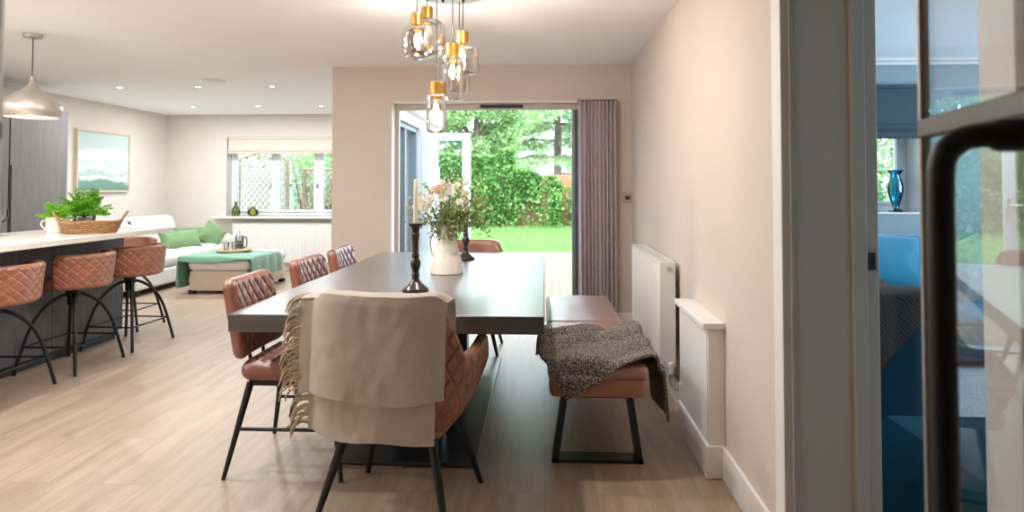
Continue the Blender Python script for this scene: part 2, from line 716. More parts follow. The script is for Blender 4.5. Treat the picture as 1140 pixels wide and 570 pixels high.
# ------------------------------------------------------------------ setting
CH = 2.4
struct(MB().box(-6.05, 4.75, -1.7, 6.42, -.1, 0).box(-6.05, -1.65, 6.42, 10.5, -.1, 0).build('floor', M['floor'], smooth=False))
struct(MB().box(1.046, 4.6, .9, 6.06, .0005, .012).build('floor_snug_carpet', M['carpet'], smooth=False))
struct(MB().box(-6.05, 4.75, .75, 6.42, CH, CH + .15).box(-6.05, -1.65, 6.42, 10.5, CH, CH + .15).box(-.95, 1.045, -1.7, .75, CH, CH + .15)
       .build('ceiling', M['ceil'], smooth=False))
# end wall of the dining area, with the wide garden opening
OX0, OX1, OZ = -1.415, .34, 2.07
struct(MB().box(-1.97, OX0, 6.25, 6.42, 0, CH).box(OX1, 1.045, 6.25, 6.42, 0, CH).box(OX0, OX1, 6.25, 6.42, OZ, CH)
       .build('wall_back', M['wall'], smooth=False))
struct(MB().box(OX0, OX0 + .012, 6.243, 6.42, 0, OZ).box(OX1 - .012, OX1, 6.243, 6.42, 0, OZ).box(OX0, OX1, 6.243, 6.42, OZ - .012, OZ)
       .build('trim_1', M['white'], smooth=False))
# right wall: thick old outside wall with the doorway to the snug
struct(MB().box(.795, 1.045, 2.24, 6.25, 0, CH).box(.795, 1.045, 1.235, 2.24, 2.05, CH).box(.795, 1.045, -1.7, 1.235, 0, CH)
       .build('wall_right', M['wall'], smooth=False))
# door lining of the snug doorway: far jamb (with stops and mouldings), head, near architrave
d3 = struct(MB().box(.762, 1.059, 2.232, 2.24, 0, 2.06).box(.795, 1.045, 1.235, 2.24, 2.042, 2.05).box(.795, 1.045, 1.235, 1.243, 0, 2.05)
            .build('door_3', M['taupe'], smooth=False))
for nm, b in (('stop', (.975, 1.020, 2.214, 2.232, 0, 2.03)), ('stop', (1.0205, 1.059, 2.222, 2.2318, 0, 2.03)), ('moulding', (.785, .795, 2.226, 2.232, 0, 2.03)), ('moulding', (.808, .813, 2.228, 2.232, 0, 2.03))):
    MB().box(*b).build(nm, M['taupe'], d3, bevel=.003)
ar = MB()
ar.box(.762, .795, 2.2405, 2.325, 0, 2.15).box(.768, .795, 1.235 - .09, 1.243, 0, 2.15).box(.768, .795, 1.243, 2.2405, 2.06, 2.15)
ar.build('architrave', M['white'], d3, bevel=.004)
sk = MB().box(1.022, 1.044, 2.211, 2.2135, 1.02, 1.075).build('strike_plate', M['gunmetal'], d3, bevel=.001)
MB().box(1.028, 1.038, 2.2095, 2.2112, 1.034, 1.061).build('latch_hole', M['black'], sk)
sk['label'] = 'dark metal strike plate'
# living area walls
WX0, WX1, WZ0, WZ1 = -4.90, -2.55, .835, 2.05
struct(MB().box(-6.05, WX0, 10.32, 10.58, 0, CH).box(WX1, -1.65, 10.32, 10.58, 0, CH).box(WX0, WX1, 10.32, 10.58, 0, WZ0).box(WX0, WX1, 10.32, 10.58, WZ1, CH)
       .build('wall_far', M['wallcool'], smooth=False))
struct(MB().box(-6.05, -5.87, .75, 10.32, 0, CH).build('wall_left', M['wallcool'], smooth=False))
# side wall of the living area (its white outside is seen through the garden doors)
SY0, SY1, SZ = 6.95, 9.05, 2.06
struct(MB().box(-1.85, -1.65, 6.42, SY0, 0, CH).box(-1.85, -1.65, SY1, 10.32, 0, CH).box(-1.85, -1.65, SY0, SY1, SZ, CH)
       .build('wall_side', M['render'], smooth=False))
struct(MB().box(-1.65, -1.55, 6.42, 10.6, 2.2, 2.42).build('trim_2', M['white'], smooth=False, bevel=.01))
# kitchen wall behind the left of the view, with a window added for daylight
struct(MB().box(-6.05, -5.5, .75, .9, 0, CH).box(-4.3, -.80, .75, .9, 0, CH).box(-5.5, -4.3, .75, .9, 0, .95).box(-5.5, -4.3, .75, .9, 2.25, CH)
       .build('wall_front', M['wall'], smooth=False))
struct(MB().box(-.95, -.80, -1.7, .75, 0, CH).box(-.95, 1.045, -1.85, -1.7, 0, CH).build('wall_hall', M['wall'], smooth=False))
w3 = struct(MB().box(-5.5, -4.3, .80, .86, .95, 1.0).box(-5.5, -4.3, .80, .86, 2.2, 2.25).box(-5.5, -5.45, .80, .86, 1, 2.2).box(-4.35, -4.3, .80, .86, 1, 2.2)
            .box(-4.92, -4.88, .80, .86, 1, 2.2).build('window_3_added', M['upvc'], smooth=False))
# snug walls; the opening on the right is added to admit daylight
NX0, NX1, NZ0, NZ1 = 1.9, 3.262, 1.05, 2.12
struct(MB().box(1.045, NX0, 6.06, 6.36, 0, CH).box(NX1, 4.75, 6.06, 6.36, 0, CH).box(NX0, NX1, 6.06, 6.36, 0, NZ0).box(NX0, NX1, 6.06, 6.36, NZ1, CH)
       .box(4.6, 4.75, .75, 2.2, 0, CH).box(4.6, 4.75, 5.6, 6.06, 0, CH).box(4.6, 4.75, 2.2, 5.6, 0, .8).box(4.6, 4.75, 2.2, 5.6, 2.2, CH).box(1.045, 4.6, .75, .9, 0, CH).build('wall_snug', M['snug'], smooth=False))
struct(MB().box(1.045, 4.6, 6.0, 6.06, CH - .03, CH).box(1.045, 4.6, 6.03, 6.06, CH - .06, CH - .03).build('trim_3', M['white'], bevel=.008))
struct(MB().box(NX0, NX1, 6.05, 6.36, NZ0 - .001, NZ0 + .012).box(NX1 - .012, NX1, 6.055, 6.36, NZ0, NZ1).box(NX0, NX0 + .012, 6.055, 6.36, NZ0, NZ1).build('trim_4', M['white'], smooth=False))
# baseboards
BH = .145
struct(MB().box(.777, .795, 3.72, 6.25, 0, BH).box(.777, .795, 2.325, 3.07, 0, BH).build('baseboard_right', M['white'], bevel=.006))
struct(MB().box(-1.97, OX0, 6.232, 6.25, 0, BH).box(OX1 + .06, .777, 6.232, 6.25, 0, BH).build('baseboard_back', M['white'], bevel=.006))
struct(MB().box(-5.87, -1.85, 10.302, 10.32, 0, BH).build('baseboard_far', M['white'], bevel=.006))
struct(MB().box(-5.87, -5.852, 7.65, 10.302, 0, BH).build('baseboard_left', M['white'], bevel=.006))

# windows ------------------------------------------------------------------
def window(name, x0, x1, z0, z1, y, bars, mat, handles=()):
    fr = MB()
    t = .055
    fr.box(x0, x1, y, y + .06, z0, z0 + t).box(x0, x1, y, y + .06, z1 - t, z1).box(x0, x0 + t, y, y + .06, z0 + t, z1 - t).box(x1 - t, x1, y, y + .06, z0 + t, z1 - t)
    for b in bars:
        fr.box(b - .04, b + .04, y, y + .06, z0 + t, z1 - t)
    w = struct(fr.build(name, mat, bevel=.006))
    xs = [x0 + t] + [q for b in bars for q in (b - .04, b + .04)] + [x1 - t]
    for i in range(0, len(xs), 2):
        a, b = xs[i], xs[i + 1]
        sash = MB()
        k = .035
        sash.box(a, b, y - .012, y + .05, z0 + t, z0 + t + k).box(a, b, y - .012, y + .05, z1 - t - k, z1 - t).box(a, a + k, y - .012, y + .05, z0 + t + k, z1 - t - k).box(b - k, b, y - .012, y + .05, z0 + t + k, z1 - t - k)
        so = sash.build('sash', mat, w, bevel=.004)
        MB().box(a + k, b - k, y + .02, y + .028, z0 + t + k, z1 - t - k).build('pane', M['pane'], so, smooth=False)
    for hx in handles:
        MB().box(hx - .012, hx + .012, y - .03, y - .012, 1.27, 1.33).tube(spline([(hx, y - .03, 1.30), (hx, y - .055, 1.30), (hx - .004, y - .058, 1.36), (hx - .012, y - .056, 1.42)], 5), .009, 8).build('handle', M['chrome'], w)
    return w


window('window_1', WX0 + .0, WX1, WZ0, WZ1, 10.50, (-4.20, -3.515), M['upvc'], (-4.27, -3.53))
struct(MB().box(-5.05, -2.4, 10.16, 10.50, WZ0 - .035, WZ0).build('trim_5', M['white'], bevel=.008))
window('window_2', NX0 + .012, NX1 - .012, NZ0 + .012, NZ1, 6.29, (2.55,), M['upvc'])

# bifold frame in the garden opening
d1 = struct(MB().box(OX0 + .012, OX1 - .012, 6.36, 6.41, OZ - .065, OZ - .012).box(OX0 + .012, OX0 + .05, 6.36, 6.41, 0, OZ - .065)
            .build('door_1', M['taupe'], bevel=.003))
g = MB().box(OX1 - .085, OX1 - .055, 6.30, 6.41, .02, OZ - .075).box(OX1 - .055, OX1 - .012, 6.36, 6.41, 0, OZ - .065)
g.build('jamb', M['greyframe'], d1, bevel=.003)
MB().box(-.60, -.20, 6.342, 6.36, OZ - .05, OZ - .022).build('trickle_vent', M['black'], d1, bevel=.003)
MB().box(OX0, OX1, 6.30, 6.44, 0.001, .02).build('threshold', M['greyframe'], d1, bevel=.003)

# french doors of the side wall: fixed glazed panel, frame and one leaf standing open
d2 = MB()
d2.box(-1.80, -1.70, SY0, SY1, SZ - .06, SZ).box(-1.80, -1.70, SY0, SY0 + .06, 0, SZ - .06).box(-1.80, -1.70, SY1 - .06, SY1, 0, SZ - .06).box(-1.80, -1.70, 8.28, 8.34, 0, SZ - .06)
d2 = struct(d2.build('door_2', M['greyframe'], bevel=.004))
MB().box(-1.76, -1.752, SY0 + .06, 8.28, .06, SZ - .06).build('pane', M['pane'], d2, smooth=False)
lf = MB()
lx0, lx1, ly, lz1 = -1.64, -.985, 9.06, 2.0
lf.box(lx0, lx1, ly, ly + .06, .03, .14).box(lx0, lx1, ly, ly + .06, lz1 - .10, lz1).box(lx0, lx0 + .10, ly, ly + .06, .14, lz1 - .1).box(lx1 - .11, lx1, ly, ly + .06, .14, lz1 - .1)
lf = lf.build('leaf', plain('pale grey door leaf', '#cdd3d6', .35, var=.02), d2, bevel=.006)
MB().box(lx0 + .1, lx1 - .11, ly + .026, ly + .034, .14, lz1 - .1).build('pane', M['doorglass'], lf, smooth=False)
MB().box(lx1 - .06, lx1 - .03, ly - .012, ly, .95, 1.15).tube([(lx1 - .045, ly - .012, 1.08), (lx1 - .045, ly - .05, 1.08), (lx1 - .16, ly - .05, 1.08)], .009, 8).build('handle', M['chrome'], lf)


# glazed door leaves of the doorway the view is taken from
def glass_leaf(name, flip):
    s = -1 if flip else 1
    ex, ey = (.480, .888) if not flip else (-.704, .846)
    ang = math.radians(11.7)
    # local frame: +u runs from the free edge back toward the hinge, w is the outward (room-side) normal
    dx, dy = -math.sin(ang) * s, -math.cos(ang)
    rz = math.atan2(dy, dx)
    d = struct(MB().box(0, .010, -.006, .006, .01, 2.03).box(.70, .78, -.016, .016, .01, 2.03).box(.010, .70, -.008, .008, .01, .10).box(.010, .70, -.008, .008, 1.96, 2.03)
               .build(name, M['alu' if not flip else 'alu'], smooth=False, bevel=.002))
    d.location = (ex, ey, 0)
    d.rotation_euler = (0, 0, rz)
    b = MB().box(.002, .70, -.008, .008, 1.344, 1.368).build('glazing_bar', M['darkmet'], d, bevel=.003)
    MB().box(.010, .70, -.003, .003, .10, 1.344).build('pane', M['doorglass'], d, smooth=False)
    MB().box(.010, .70, -.003, .003, 1.368, 1.96).build('pane', M['doorglass'], d, smooth=False)
    return d


dr = glass_leaf('door_4', False)
# long black pull handle on its room-facing side (local -y is toward the room for this leaf)
hu = .28
hn = -1
pth = spline([(hu, hn * .004, 1.328), (hu, hn * .040, 1.328), (hu, hn * .058, 1.322), (hu, hn * .069, 1.306), (hu, hn * .071, 1.27)], 7)
pth += [Vector((hu, hn * .071, .9)), Vector((hu, hn * .071, .50))]
pth += spline([(hu, hn * .071, .49), (hu, hn * .069, .454), (hu, hn * .058, .438), (hu, hn * .040, .432), (hu, hn * .004, .432)], 7)
h = MB().tube(pth, 0.0112, 14).build('pull_handle', M['black'], dr)
for z in (1.328, .432):
    MB().tube([(hu, hn * .004, z), (hu, hn * .024, z), (hu, hn * .026, z), (hu, hn * .032, z)], [.0145, .0145, .0140, .0112], 16).build('collar', M['black'], h)
glass_leaf('door_5', True)


# ------------------------------------------------------------------ wall fittings
def downlight(x, y, label):
    t = thing('downlight', label, 'ceiling light', (x, y, CH), 0, 'recessed living area downlights')
    MB().lathe([(.030, -.001), (.032, -.006), (.044, -.004), (.046, 0), (.046, .002), (.030, .002)], 24).build('bezel', M['chrome'], t)
    MB().lathe([(0, -.0035), (.029, -.0035), (.029, 0), (0, 0)], 20).build('lens', M['lens'], t)
    return t


DL = [(-4.76, 7.42, 'recessed downlight at the left end of the row nearer the camera'), (-3.86, 7.42, 'recessed downlight just in front of the round ceiling speaker'),
      (-3.02, 7.42, 'recessed downlight at the right end of the row nearer the camera'), (-4.87, 9.23, 'recessed downlight at the left end of the row by the far wall'),
      (-3.95, 9.23, 'recessed downlight in the middle of the row by the far wall'), (-3.07, 9.23, 'recessed downlight near the blind, beside the wall corner')]
for q in DL:
    downlight(*q)
sp = thing('ceiling_speaker', 'round flush white speaker in the living area ceiling', 'speaker', (-3.45, 6.95, CH))
MB().lathe([(0, -.004), (.105, -.005), (.112, -.003), (.112, 0), (0, 0)], 40).build('grille', M['grille'], sp)
MB().lathe([(.112, 0), (.112, -.005), (.122, -.003), (.123, 0)], 40).build('rim', M['plug'], sp)

sw = thing('light_switch', 'small brushed steel switch on the end wall beside the curtain', 'switch', (.755, 6.25, 1.185))
MB().box(-.045, .045, -.008, 0, -.045, .045).build('plate', M['metalplate'], sw, bevel=.003)
MB().box(-.022, .022, -.014, -.008, -.016, .016).build('rocker', M['gunmetal'], sw, bevel=.002)


def radiator(name, label, loc, rotz, L, z0, z1, flutes, depth=.09, grille=True):
    """local: front faces -y, back at y=0"""
    t = thing(name, label, 'radiator', loc, rotz)
    nu = flutes * 8

    def fr(u, v):
        x = -L / 2 + .004 + u * (L - .008)
        z = z0 + .012 + v * (z1 - z0 - .024)
        e = min(1, min(v, 1 - v) / .05)
        return (x, -depth + .004 - .007 * e * max(0, math.sin(2 * PI * flutes * u)) ** .6, z)
    p = MB().sheet(fr, nu, 22, .004)
    p.box(-L / 2 + .01, L / 2 - .01, -.035, -.028, z0 + .02, z1 - .03)
    p.build('panel', M['plug'], t)
    for s in (-1, 1):
        x = s * L / 2
        MB().box(min(x, x - s * .008), max(x, x - s * .008), -depth - .004, -.022, z0, z1).build('side_cap', M['plug'], t, bevel=.004)
    g_ = MB()
    g_.box(-L / 2 + .008, L / 2 - .008, -depth - .002, -depth + .010, z1 - .02, z1).box(-L / 2 + .008, L / 2 - .008, -.032, -.022, z1 - .02, z1)
    n = int(L / .026)
    for i in range(n + 1):
        x = -L / 2 + .014 + i * (L - .028) / n
        g_.box(x - .004, x + .004, -depth + .010, -.032, z1 - .006, z1 - .001)
    g_.build('top_grille', M['plug'], t, smooth=False)
    for x in (-L / 4, L / 4):
        MB().box(x - .02, x + .02, -.03, 0, z0 + .1, z1 - .1).build('bracket', M['plug'], t)
    return t


rd = radiator('radiator', 'white panel radiator low on the right wall before the curtain', (.79, 4.69, 0), PI / 2, 1.26, .23, .84, 26, .112)
# rotated +90: local -y faces +x; turn it round so it faces into the room
rd.rotation_euler = (0, 0, -PI / 2)
v = MB().lathe([(0, 0), (.017, 0), (.018, .012), (.018, .055), (.014, .064), (0, .066)], 16, (.64, -.055, .195))
v.build('valve_head', M['plug'], rd)
pv = MB().tube(spline([(.64, -.055, .20), (.64, -.055, .165), (.655, -.05, .14), (.675, -.04, .115), (.675, -.02, .11), (.675, -.019, .11)], 6), .0085, 10)
pv.tube([(.60, -.055, .245), (.64, -.055, .195)], .012, 10)
pv.build('valve_pipe', M['chrome'], rd)
MB().lathe([(0, 0), (.014, 0), (.014, .004), (.007, .004), (.006, .01), (0, .01)], 6, Mx=RT((.632, -.058, .80), 0, PI / 2)).build('bleed_plug', M['chrome'], rd)

rl = radiator('radiator', 'long white fluted radiator under the living area window', (-3.74, 10.315, 0), 0, 2.02, .12, .735, 44, .10)

bx = thing('pipe_boxing', 'white boxed cupboard with overhanging lid standing against the right wall', 'wall box', (.795, 3.395, 0))
MB().box(-.085, 0, -.325, .325, 0, .145).build('plinth', M['white'], bx, bevel=.005)
MB().box(-.072, 0, -.312, .312, .145, .655).build('carcass', M['white'], bx, bevel=.002)
MB().box(-.077, -.072, -.30, .30, .16, .64).build('front_panel', M['white'], bx, bevel=.002)
MB().box(-.098, 0, -.335, .335, .655, .683).build('lid', M['white'], bx, bevel=.004)

# curtains ------------------------------------------------------------------
def curtain(name, label, x0, x1, y, z0, z1, folds, depth, mat, loc=(0, 0, 0), rotz=0, cat='curtain', tape=True):
    t = thing(name, label, cat, loc, rotz)

    def fn(u, v):
        ph = u * folds * 2 * PI + .5 * math.sin(u * 17 + 1)
        a = depth * (.55 + .45 * v) * (1 + .25 * math.sin(u * 9))
        x = x0 + (x1 - x0) * u + .004 * math.sin(ph * 2)
        return (x + .006 * (v - .5) * math.sin(u * 23), y + a * math.sin(ph) + .006 * nz(u * 8, v * 3), z1 + (z0 - z1) * v)
    MB().sheet(fn, folds * 14, 14, .004).build('drape', mat, t)
    if tape:
        def tp_(u, v):
            ph = u * folds * 2 * PI + .5 * math.sin(u * 17 + 1)
            return (x0 + (x1 - x0) * u, y + depth * .56 * math.sin(ph) * (1 + .25 * math.sin(u * 9)) - .004, z1 + .002 - .05 * v)
        MB().sheet(tp_, folds * 14, 2, .004).build('heading', mat, t)
    return t


ct = curtain('curtain', 'mauve grey pleated curtain hanging beside the garden opening', .305, .645, 6.165, .02, 2.055, 10, .030, M['curtain'])
struct(MB().box(.30, .655, 6.148, 6.182, 2.060, 2.070).box(.30, .655, 6.182, 6.25, 2.061, 2.069).build('trim_6', M['greyframe'], bevel=.003))
cs = curtain('curtain', 'white sheer curtain behind the side doors beyond the open leaf', 0, 1.9, 0, .03, 2.02, 18, .03, M['sheer'], (-1.96, 7.05, 0), PI / 2, tape=False)


def blind(name, label, x0, x1, y, z0, z1, mat, folds=2):
    t = thing(name, label, 'blind', (0, 0, 0))

    def fn(u, v):
        z = z1 + (z0 - z1) * v
        # flat upper part with stacked folds at the bottom
        k = max(0, (v - .70) / .30)
        yy = y - .012 - .022 * abs(math.sin(k * PI * folds)) * (1 if v > .70 else 0)
        return (x0 + (x1 - x0) * u, yy - .003 * nz(u * 10, v * 4), z)
    MB().sheet(fn, 30, 40, .005).build('fabric', mat, t)
    MB().box(x0, x1, y - .035, y - .002, z1 - .005, z1 + .025).build('headrail', mat, t, bevel=.004)
    MB().box(x0 + .01, x1 - .01, y - .026, y - .018, z0 - .004, z0 + .012).build('hem_bar', mat, t, bevel=.002)
    return t


blind('roman_blind', 'oat patterned roman blind folded up over the living area window', WX0 + .02, WX1, 10.345, 1.795, 2.02, M['blind'], 2)
blind('roman_blind', 'slate grey slub roman blind half lowered in the blue snug', 1.85, 3.30, 6.05, 1.70, 2.14, M['blindgrey'], 2)

# painting ------------------------------------------------------------------
pt = thing('painting', 'square framed seascape painting in pale greens on the left wall', 'painting', (-5.87, 8.797, 1.615))
MB().box(.004, .034, -.52, .52, -.375, .375).build('canvas', M['paint'], pt, smooth=False)
MB().box(0, .045, -.545, .545, -.405, -.378).box(0, .045, -.545, .545, .378, .405).box(0, .045, -.545, -.522, -.378, .378).box(0, .045, .522, .545, -.378, .378).build('frame', M['framewood'], pt, bevel=.002)

# tall cupboards ------------------------------------------------------------------
for y0, y1, lb in ((6.535, 7.362, 'tall grey wood grain cupboard nearest the painting'), (5.70, 6.527, 'tall grey wood grain cupboard seen at the left edge of the photo')):
    t = thing('tall_cupboard', lb, 'cupboard', (-5.86, (y0 + y1) / 2, 0), 0, 'tall kitchen cupboards')
    d = (y1 - y0) / 2
    MB().box(0, .53, -d + .002, d - .002, .1, 2.12).build('carcass', M['cab'], t, smooth=False)
    MB().box(.02, .48, -d + .002, d - .002, 0, .1).build('plinth', M['island'], t, smooth=False)
    dd = MB().box(.532, .552, -d + .008, d - .002, .105, 2.12).build('door', M['cab'], t, bevel=.002)
    MB().box(.553, .565, -d + .008, -d + .02, .7, 1.5).build('handle', M['gunmetal'], dd, bevel=.002)
# ------------------------------------------------------------------ dining table
tb = thing('dining_table', 'large dark oak dining table in the middle of the room', 'table', (-.65, 4.11, 0))
MB().box(-.65, .65, -1.345, 1.345, .687, .76).build('tabletop', M['tablewood'], tb, bevel=.004)
for s in (-1, 1):
    MB().box(-.13, .13, s * .55 - .06, s * .55 + .06, .022, .687).build('pedestal', M['gunmetal'], tb, bevel=.004)
MB().box(-.33, .33, -.98, .98, .006, .024).build('base_plate', M['gunmetal'], tb, bevel=.003)
fp = MB()
for i in range(14):
    x = -.335 + i * .024
    fp.box(x, x + .026, -1.0 - .012 * abs(nz(i * .7, 3)), -.93, .0006, .006 + .002 * nz(i * .9, 1))
fp.build('felt_pad', plain('frayed brown felt', '#8d7457', .95, var=.3, scale=60), tb, smooth=False)


# ------------------------------------------------------------------ side chairs (local: faces +y)
def taper_leg(a, b, r0, r1):
    m = MB().tube([a, b], [r0, r1], 14)
    return m


def side_chair(label, loc, rotz):
    t = thing('dining_chair', label, 'chair', loc, rotz, 'quilted chairs along the left of the table')

    def seatwarp(x, y, z):
        return (x, y, z - .012 * (x / .23) ** 2 * 0 - .02 * sm((y - .12) / .12))
    MB().pad(.47, .46, .085, .06, .04, 120, 110, (.072, .10, .008), warp=seatwarp, Mx=RT((0, .0, .452))).build('seat', M['leather2'], t)
    MB().box(-.20, .20, -.19, .19, .385, .412).build('seat_frame', M['black'], t, bevel=.004)

    def bw(x, y, z):
        # y runs up the backrest; the quilted face looks forward
        return (x * (1 - .03 * (y / .19)), y, z + .10 * (x / .23) ** 2 * .25)
    MB().pad(.465, .365, .062, .045, .03, 120, 100, (.072, .10, .008), warp=bw, Mx=RT((0, -.276, .680), PI / 2 + math.radians(11), 0, 0) @ Matrix.Rotation(PI, 4, 'Y')).build('backrest', M['leather2'], t)
    for s in (-1, 1):
        MB().tube([(s * .075, -.19, .40), (s * .075, -.236, .46), (s * .075, -.252, .60)], .0085, 10).build('back_bar', M['black'], t)
    for sx in (-1, 1):
        for sy in (-1, 1):
            taper_leg((sx * .19, sy * .185, .40), (sx * .285, sy * .262, 0), .0165, .0095).build('leg', M['black'], t)
        MB().tube([(sx * .238, -.222, .205), (sx * .238, .222, .205)], .008, 10).build('stretcher', M['black'], t)
    MB().tube([(-.238, 0, .205), (.238, 0, .205)], .008, 10).build('stretcher', M['black'], t)
    return t


c0 = side_chair('tan quilted dining chair at the near left corner of the table', (-1.145, 3.25, 0), -PI / 2)
place(c0, 'tan quilted dining chair in the middle of the table\'s left side', (-1.145, 4.06, 0), -PI / 2 - .04)
place(c0, 'tan quilted dining chair at the far left corner of the table', (-1.145, 4.74, 0), -PI / 2)


# ------------------------------------------------------------------ tub armchairs (local: faces +y)
TH = .045


def tub_plan(t):
    if abs(t) <= .62:
        a = t / .62 * PI / 2
        return .315 * math.copysign(abs(math.sin(a)) ** .75, a), -.03 - .275 * abs(math.cos(a)) ** .75
    q = (abs(t) - .62) / .38
    return math.copysign(.315 - .012 * q * q, t), -.03 + q * .245


def tub_top(t, y):
    z = .632 + .02 * max(0, y) / .2 + .205 * sm((-.135 - y) / .13)
    return z - .10 * max(0, (abs(t) - .93) / .07) ** 2


def tub_pt(t, v, off=0.):
    x, y = tub_plan(t)
    x1, y1 = tub_plan(min(1, t + .01))
    x0, y0 = tub_plan(max(-1, t - .01))
    tx, ty = x1 - x0, y1 - y0
    L = math.hypot(tx, ty) + 1e-9
    nx, ny = ty / L, -tx / L
    sc = .62 + .38 * max(v, 0) ** .55
    zt = tub_top(t, y)
    return ((x + nx * off) * sc, (y + ny * off) * sc, .335 + (zt - .335) * v)


def armchair(label, loc, rotz):
    t = thing('armchair', label, 'chair', loc, rotz, 'tub armchairs at the ends of the table')
    nu, nv = 420, 120
    vs, fs = [], []
    rows = []
    # outer skin bottom to top, rounded rim, inner skin top to bottom
    for i in range(nu + 1):
        tt = -1 + 2 * i / nu
        col = []
        x, y = tub_plan(tt)
        s_ = tt * .72
        for j in range(nv + 1):
            v = j / nv
            z = .335 + (tub_top(tt, y) - .335) * v
            a1, a2 = s_ / .07 + z / .095, s_ / .07 - z / .095
            q = .008 * groove(a1) * groove(a2) * min(1, (1 - v) * 14, v * 12, (1 - abs(tt)) * 25)
            col.append(tub_pt(tt, v, q))
        p = tub_pt(tt, 1, -TH * .2)
        col.append((p[0], p[1], p[2] + .011))
        p = tub_pt(tt, 1, -TH * .8)
        col.append((p[0], p[1], p[2] + .011))
        for j in range(14, -1, -1):
            col.append(tub_pt(tt, j / 14, -TH))
        rows.append(col)
    K = len(rows[0])
    for c in rows:
        vs += c
    for i in range(nu):
        for j in range(K - 1):
            fs.append((i * K + j, (i + 1) * K + j, (i + 1) * K + j + 1, i * K + j + 1))
        fs.append((i * K + K - 1, (i + 1) * K + K - 1, (i + 1) * K, i * K))
    fs.append(tuple(range(K - 1, -1, -1)))
    fs.append(tuple(nu * K + k for k in range(K)))
    MB().add(vs, fs).build('shell', M['leather'], t, ang=60)
    MB().pad(.40, .40, .07, .14, .035, 24, 24, Mx=RT((0, -.01, .335))).build('base', M['leather'], t)
    MB().pad(.43, .46, .12, .10, .05, 80, 80, (.085, .105, .007), puff=.012, Mx=RT((0, .03, .43))).build('seat_cushion', M['leather'], t)
    for sx in (-1, 1):
        for sy in (-1, 1):
            taper_leg((sx * .175, sy * .16 - .01, .33), (sx * .262, sy * .255 - .01, 0), .020, .011).build('leg', M['black'], t)
    return t


NEAR = ((-.572, 2.79, 0), math.radians(-8.7))
a0 = armchair('tan quilted tub armchair nearest the camera under an oatmeal throw', *NEAR)
place(a0, 'tan tub armchair at the far end of the table facing the camera', (-.61, 5.37, 0), PI)

# wool throw hanging over the near armchair's back, in that chair's frame
th = thing('wool_throw', 'oatmeal wool throw with fringe draped over the near armchair', 'throw', NEAR[0], NEAR[1])


def back_y(x):
    x = max(-.272, min(.272, x))
    return -.03 - .275 * max(0, 1 - min(1, abs(x) / .315) ** 2.67) ** .375


def drape_row(x, v, off, zlow, zin, lo=0.):
    """v 0 = hem on the seat side, up over the rim, v 1 = hem on the outside"""
    yo = back_y(x) - off
    yi = back_y(x) * .93 + TH + off * .6
    top = tub_top(0, back_y(x)) + .012 + off
    top = max(top, .828 + off * .8)
    L1, L2, L3 = top - zin, abs(yi - yo) + .02, top - zlow
    d = v * (L1 + L2 + L3)
    R = .028
    if d < L1:
        k = min(1, (L1 - d) / R)
        return yi - (R * .5) * (1 - k) ** 2, zin + d - R * .35 * (1 - k) ** 2
    if d < L1 + L2:
        k = (d - L1) / L2
        return yi + (yo - yi) * k, top + .006 * math.sin(PI * k)
    d2 = d - L1 - L2
    k = min(1, d2 / R)
    return yo + (R * .5) * (1 - k) ** 2, top - d2 + R * .35 * (1 - k) ** 2


def cover(x0, x1, off, zlow, zin, amp, seed, skew=0.):
    def fn(u, v):
        x = x0 + (x1 - x0) * u
        hem = zlow + .006 * math.sin(u * 9 + seed) + .008 * nz(u * 3, seed)
        y, z = drape_row(x, v, off, hem, zin)
        f = max(0, (v - .45) / .55)
        y -= amp * f * (.5 + .5 * math.sin(u * 11 + seed + 2 * nz(u * 2, v * 2, seed))) + .006 * f * nz(u * 7, v * 5, seed)
        x += skew * f + .008 * f * nz(v * 4, seed, u * 2)
        y += .004 * nz(u * 14, v * 14, seed)
        return (x, y, z + .004 * nz(u * 5, seed))
    return fn


f_in = cover(-.295, .222, .014, .352, .60, .012, 2, -.004)
f_out = cover(-.328, .258, .030, .500, .62, .012, 5, -.012)
MB().sheet(f_in, 56, 60, .009).build('under_layer', M['throw'], th)
MB().sheet(f_out, 56, 60, .010).build('top_layer', M['throw'], th)
fr = MB()
for fn, n, v0, v1 in ((f_out, 60, .06, .99), (f_in, 44, .50, .985)):
    for i in range(n):
        v = v0 + (v1 - v0) * i / n + random.uniform(-.004, .004)
        p = Vector(fn(.012, v))
        L = random.uniform(.07, .105)
        out = Vector((-1, random.uniform(-.25, .05), random.uniform(-.1, .35))).normalized()
        q = [p]
        for k in range(1, 7):
            s = k / 6
            q.append(p + out * (L * .85 * math.sin(s * 1.35)) + Vector((random.uniform(-.003, .003), random.uniform(-.004, .004), -L * .72 * s * s)))
        fr.tube(q, [.0042, .0048, .0044, .004, .0038, .0034, .0024], 6)
fr.build('fringe', M['fringe'], th)


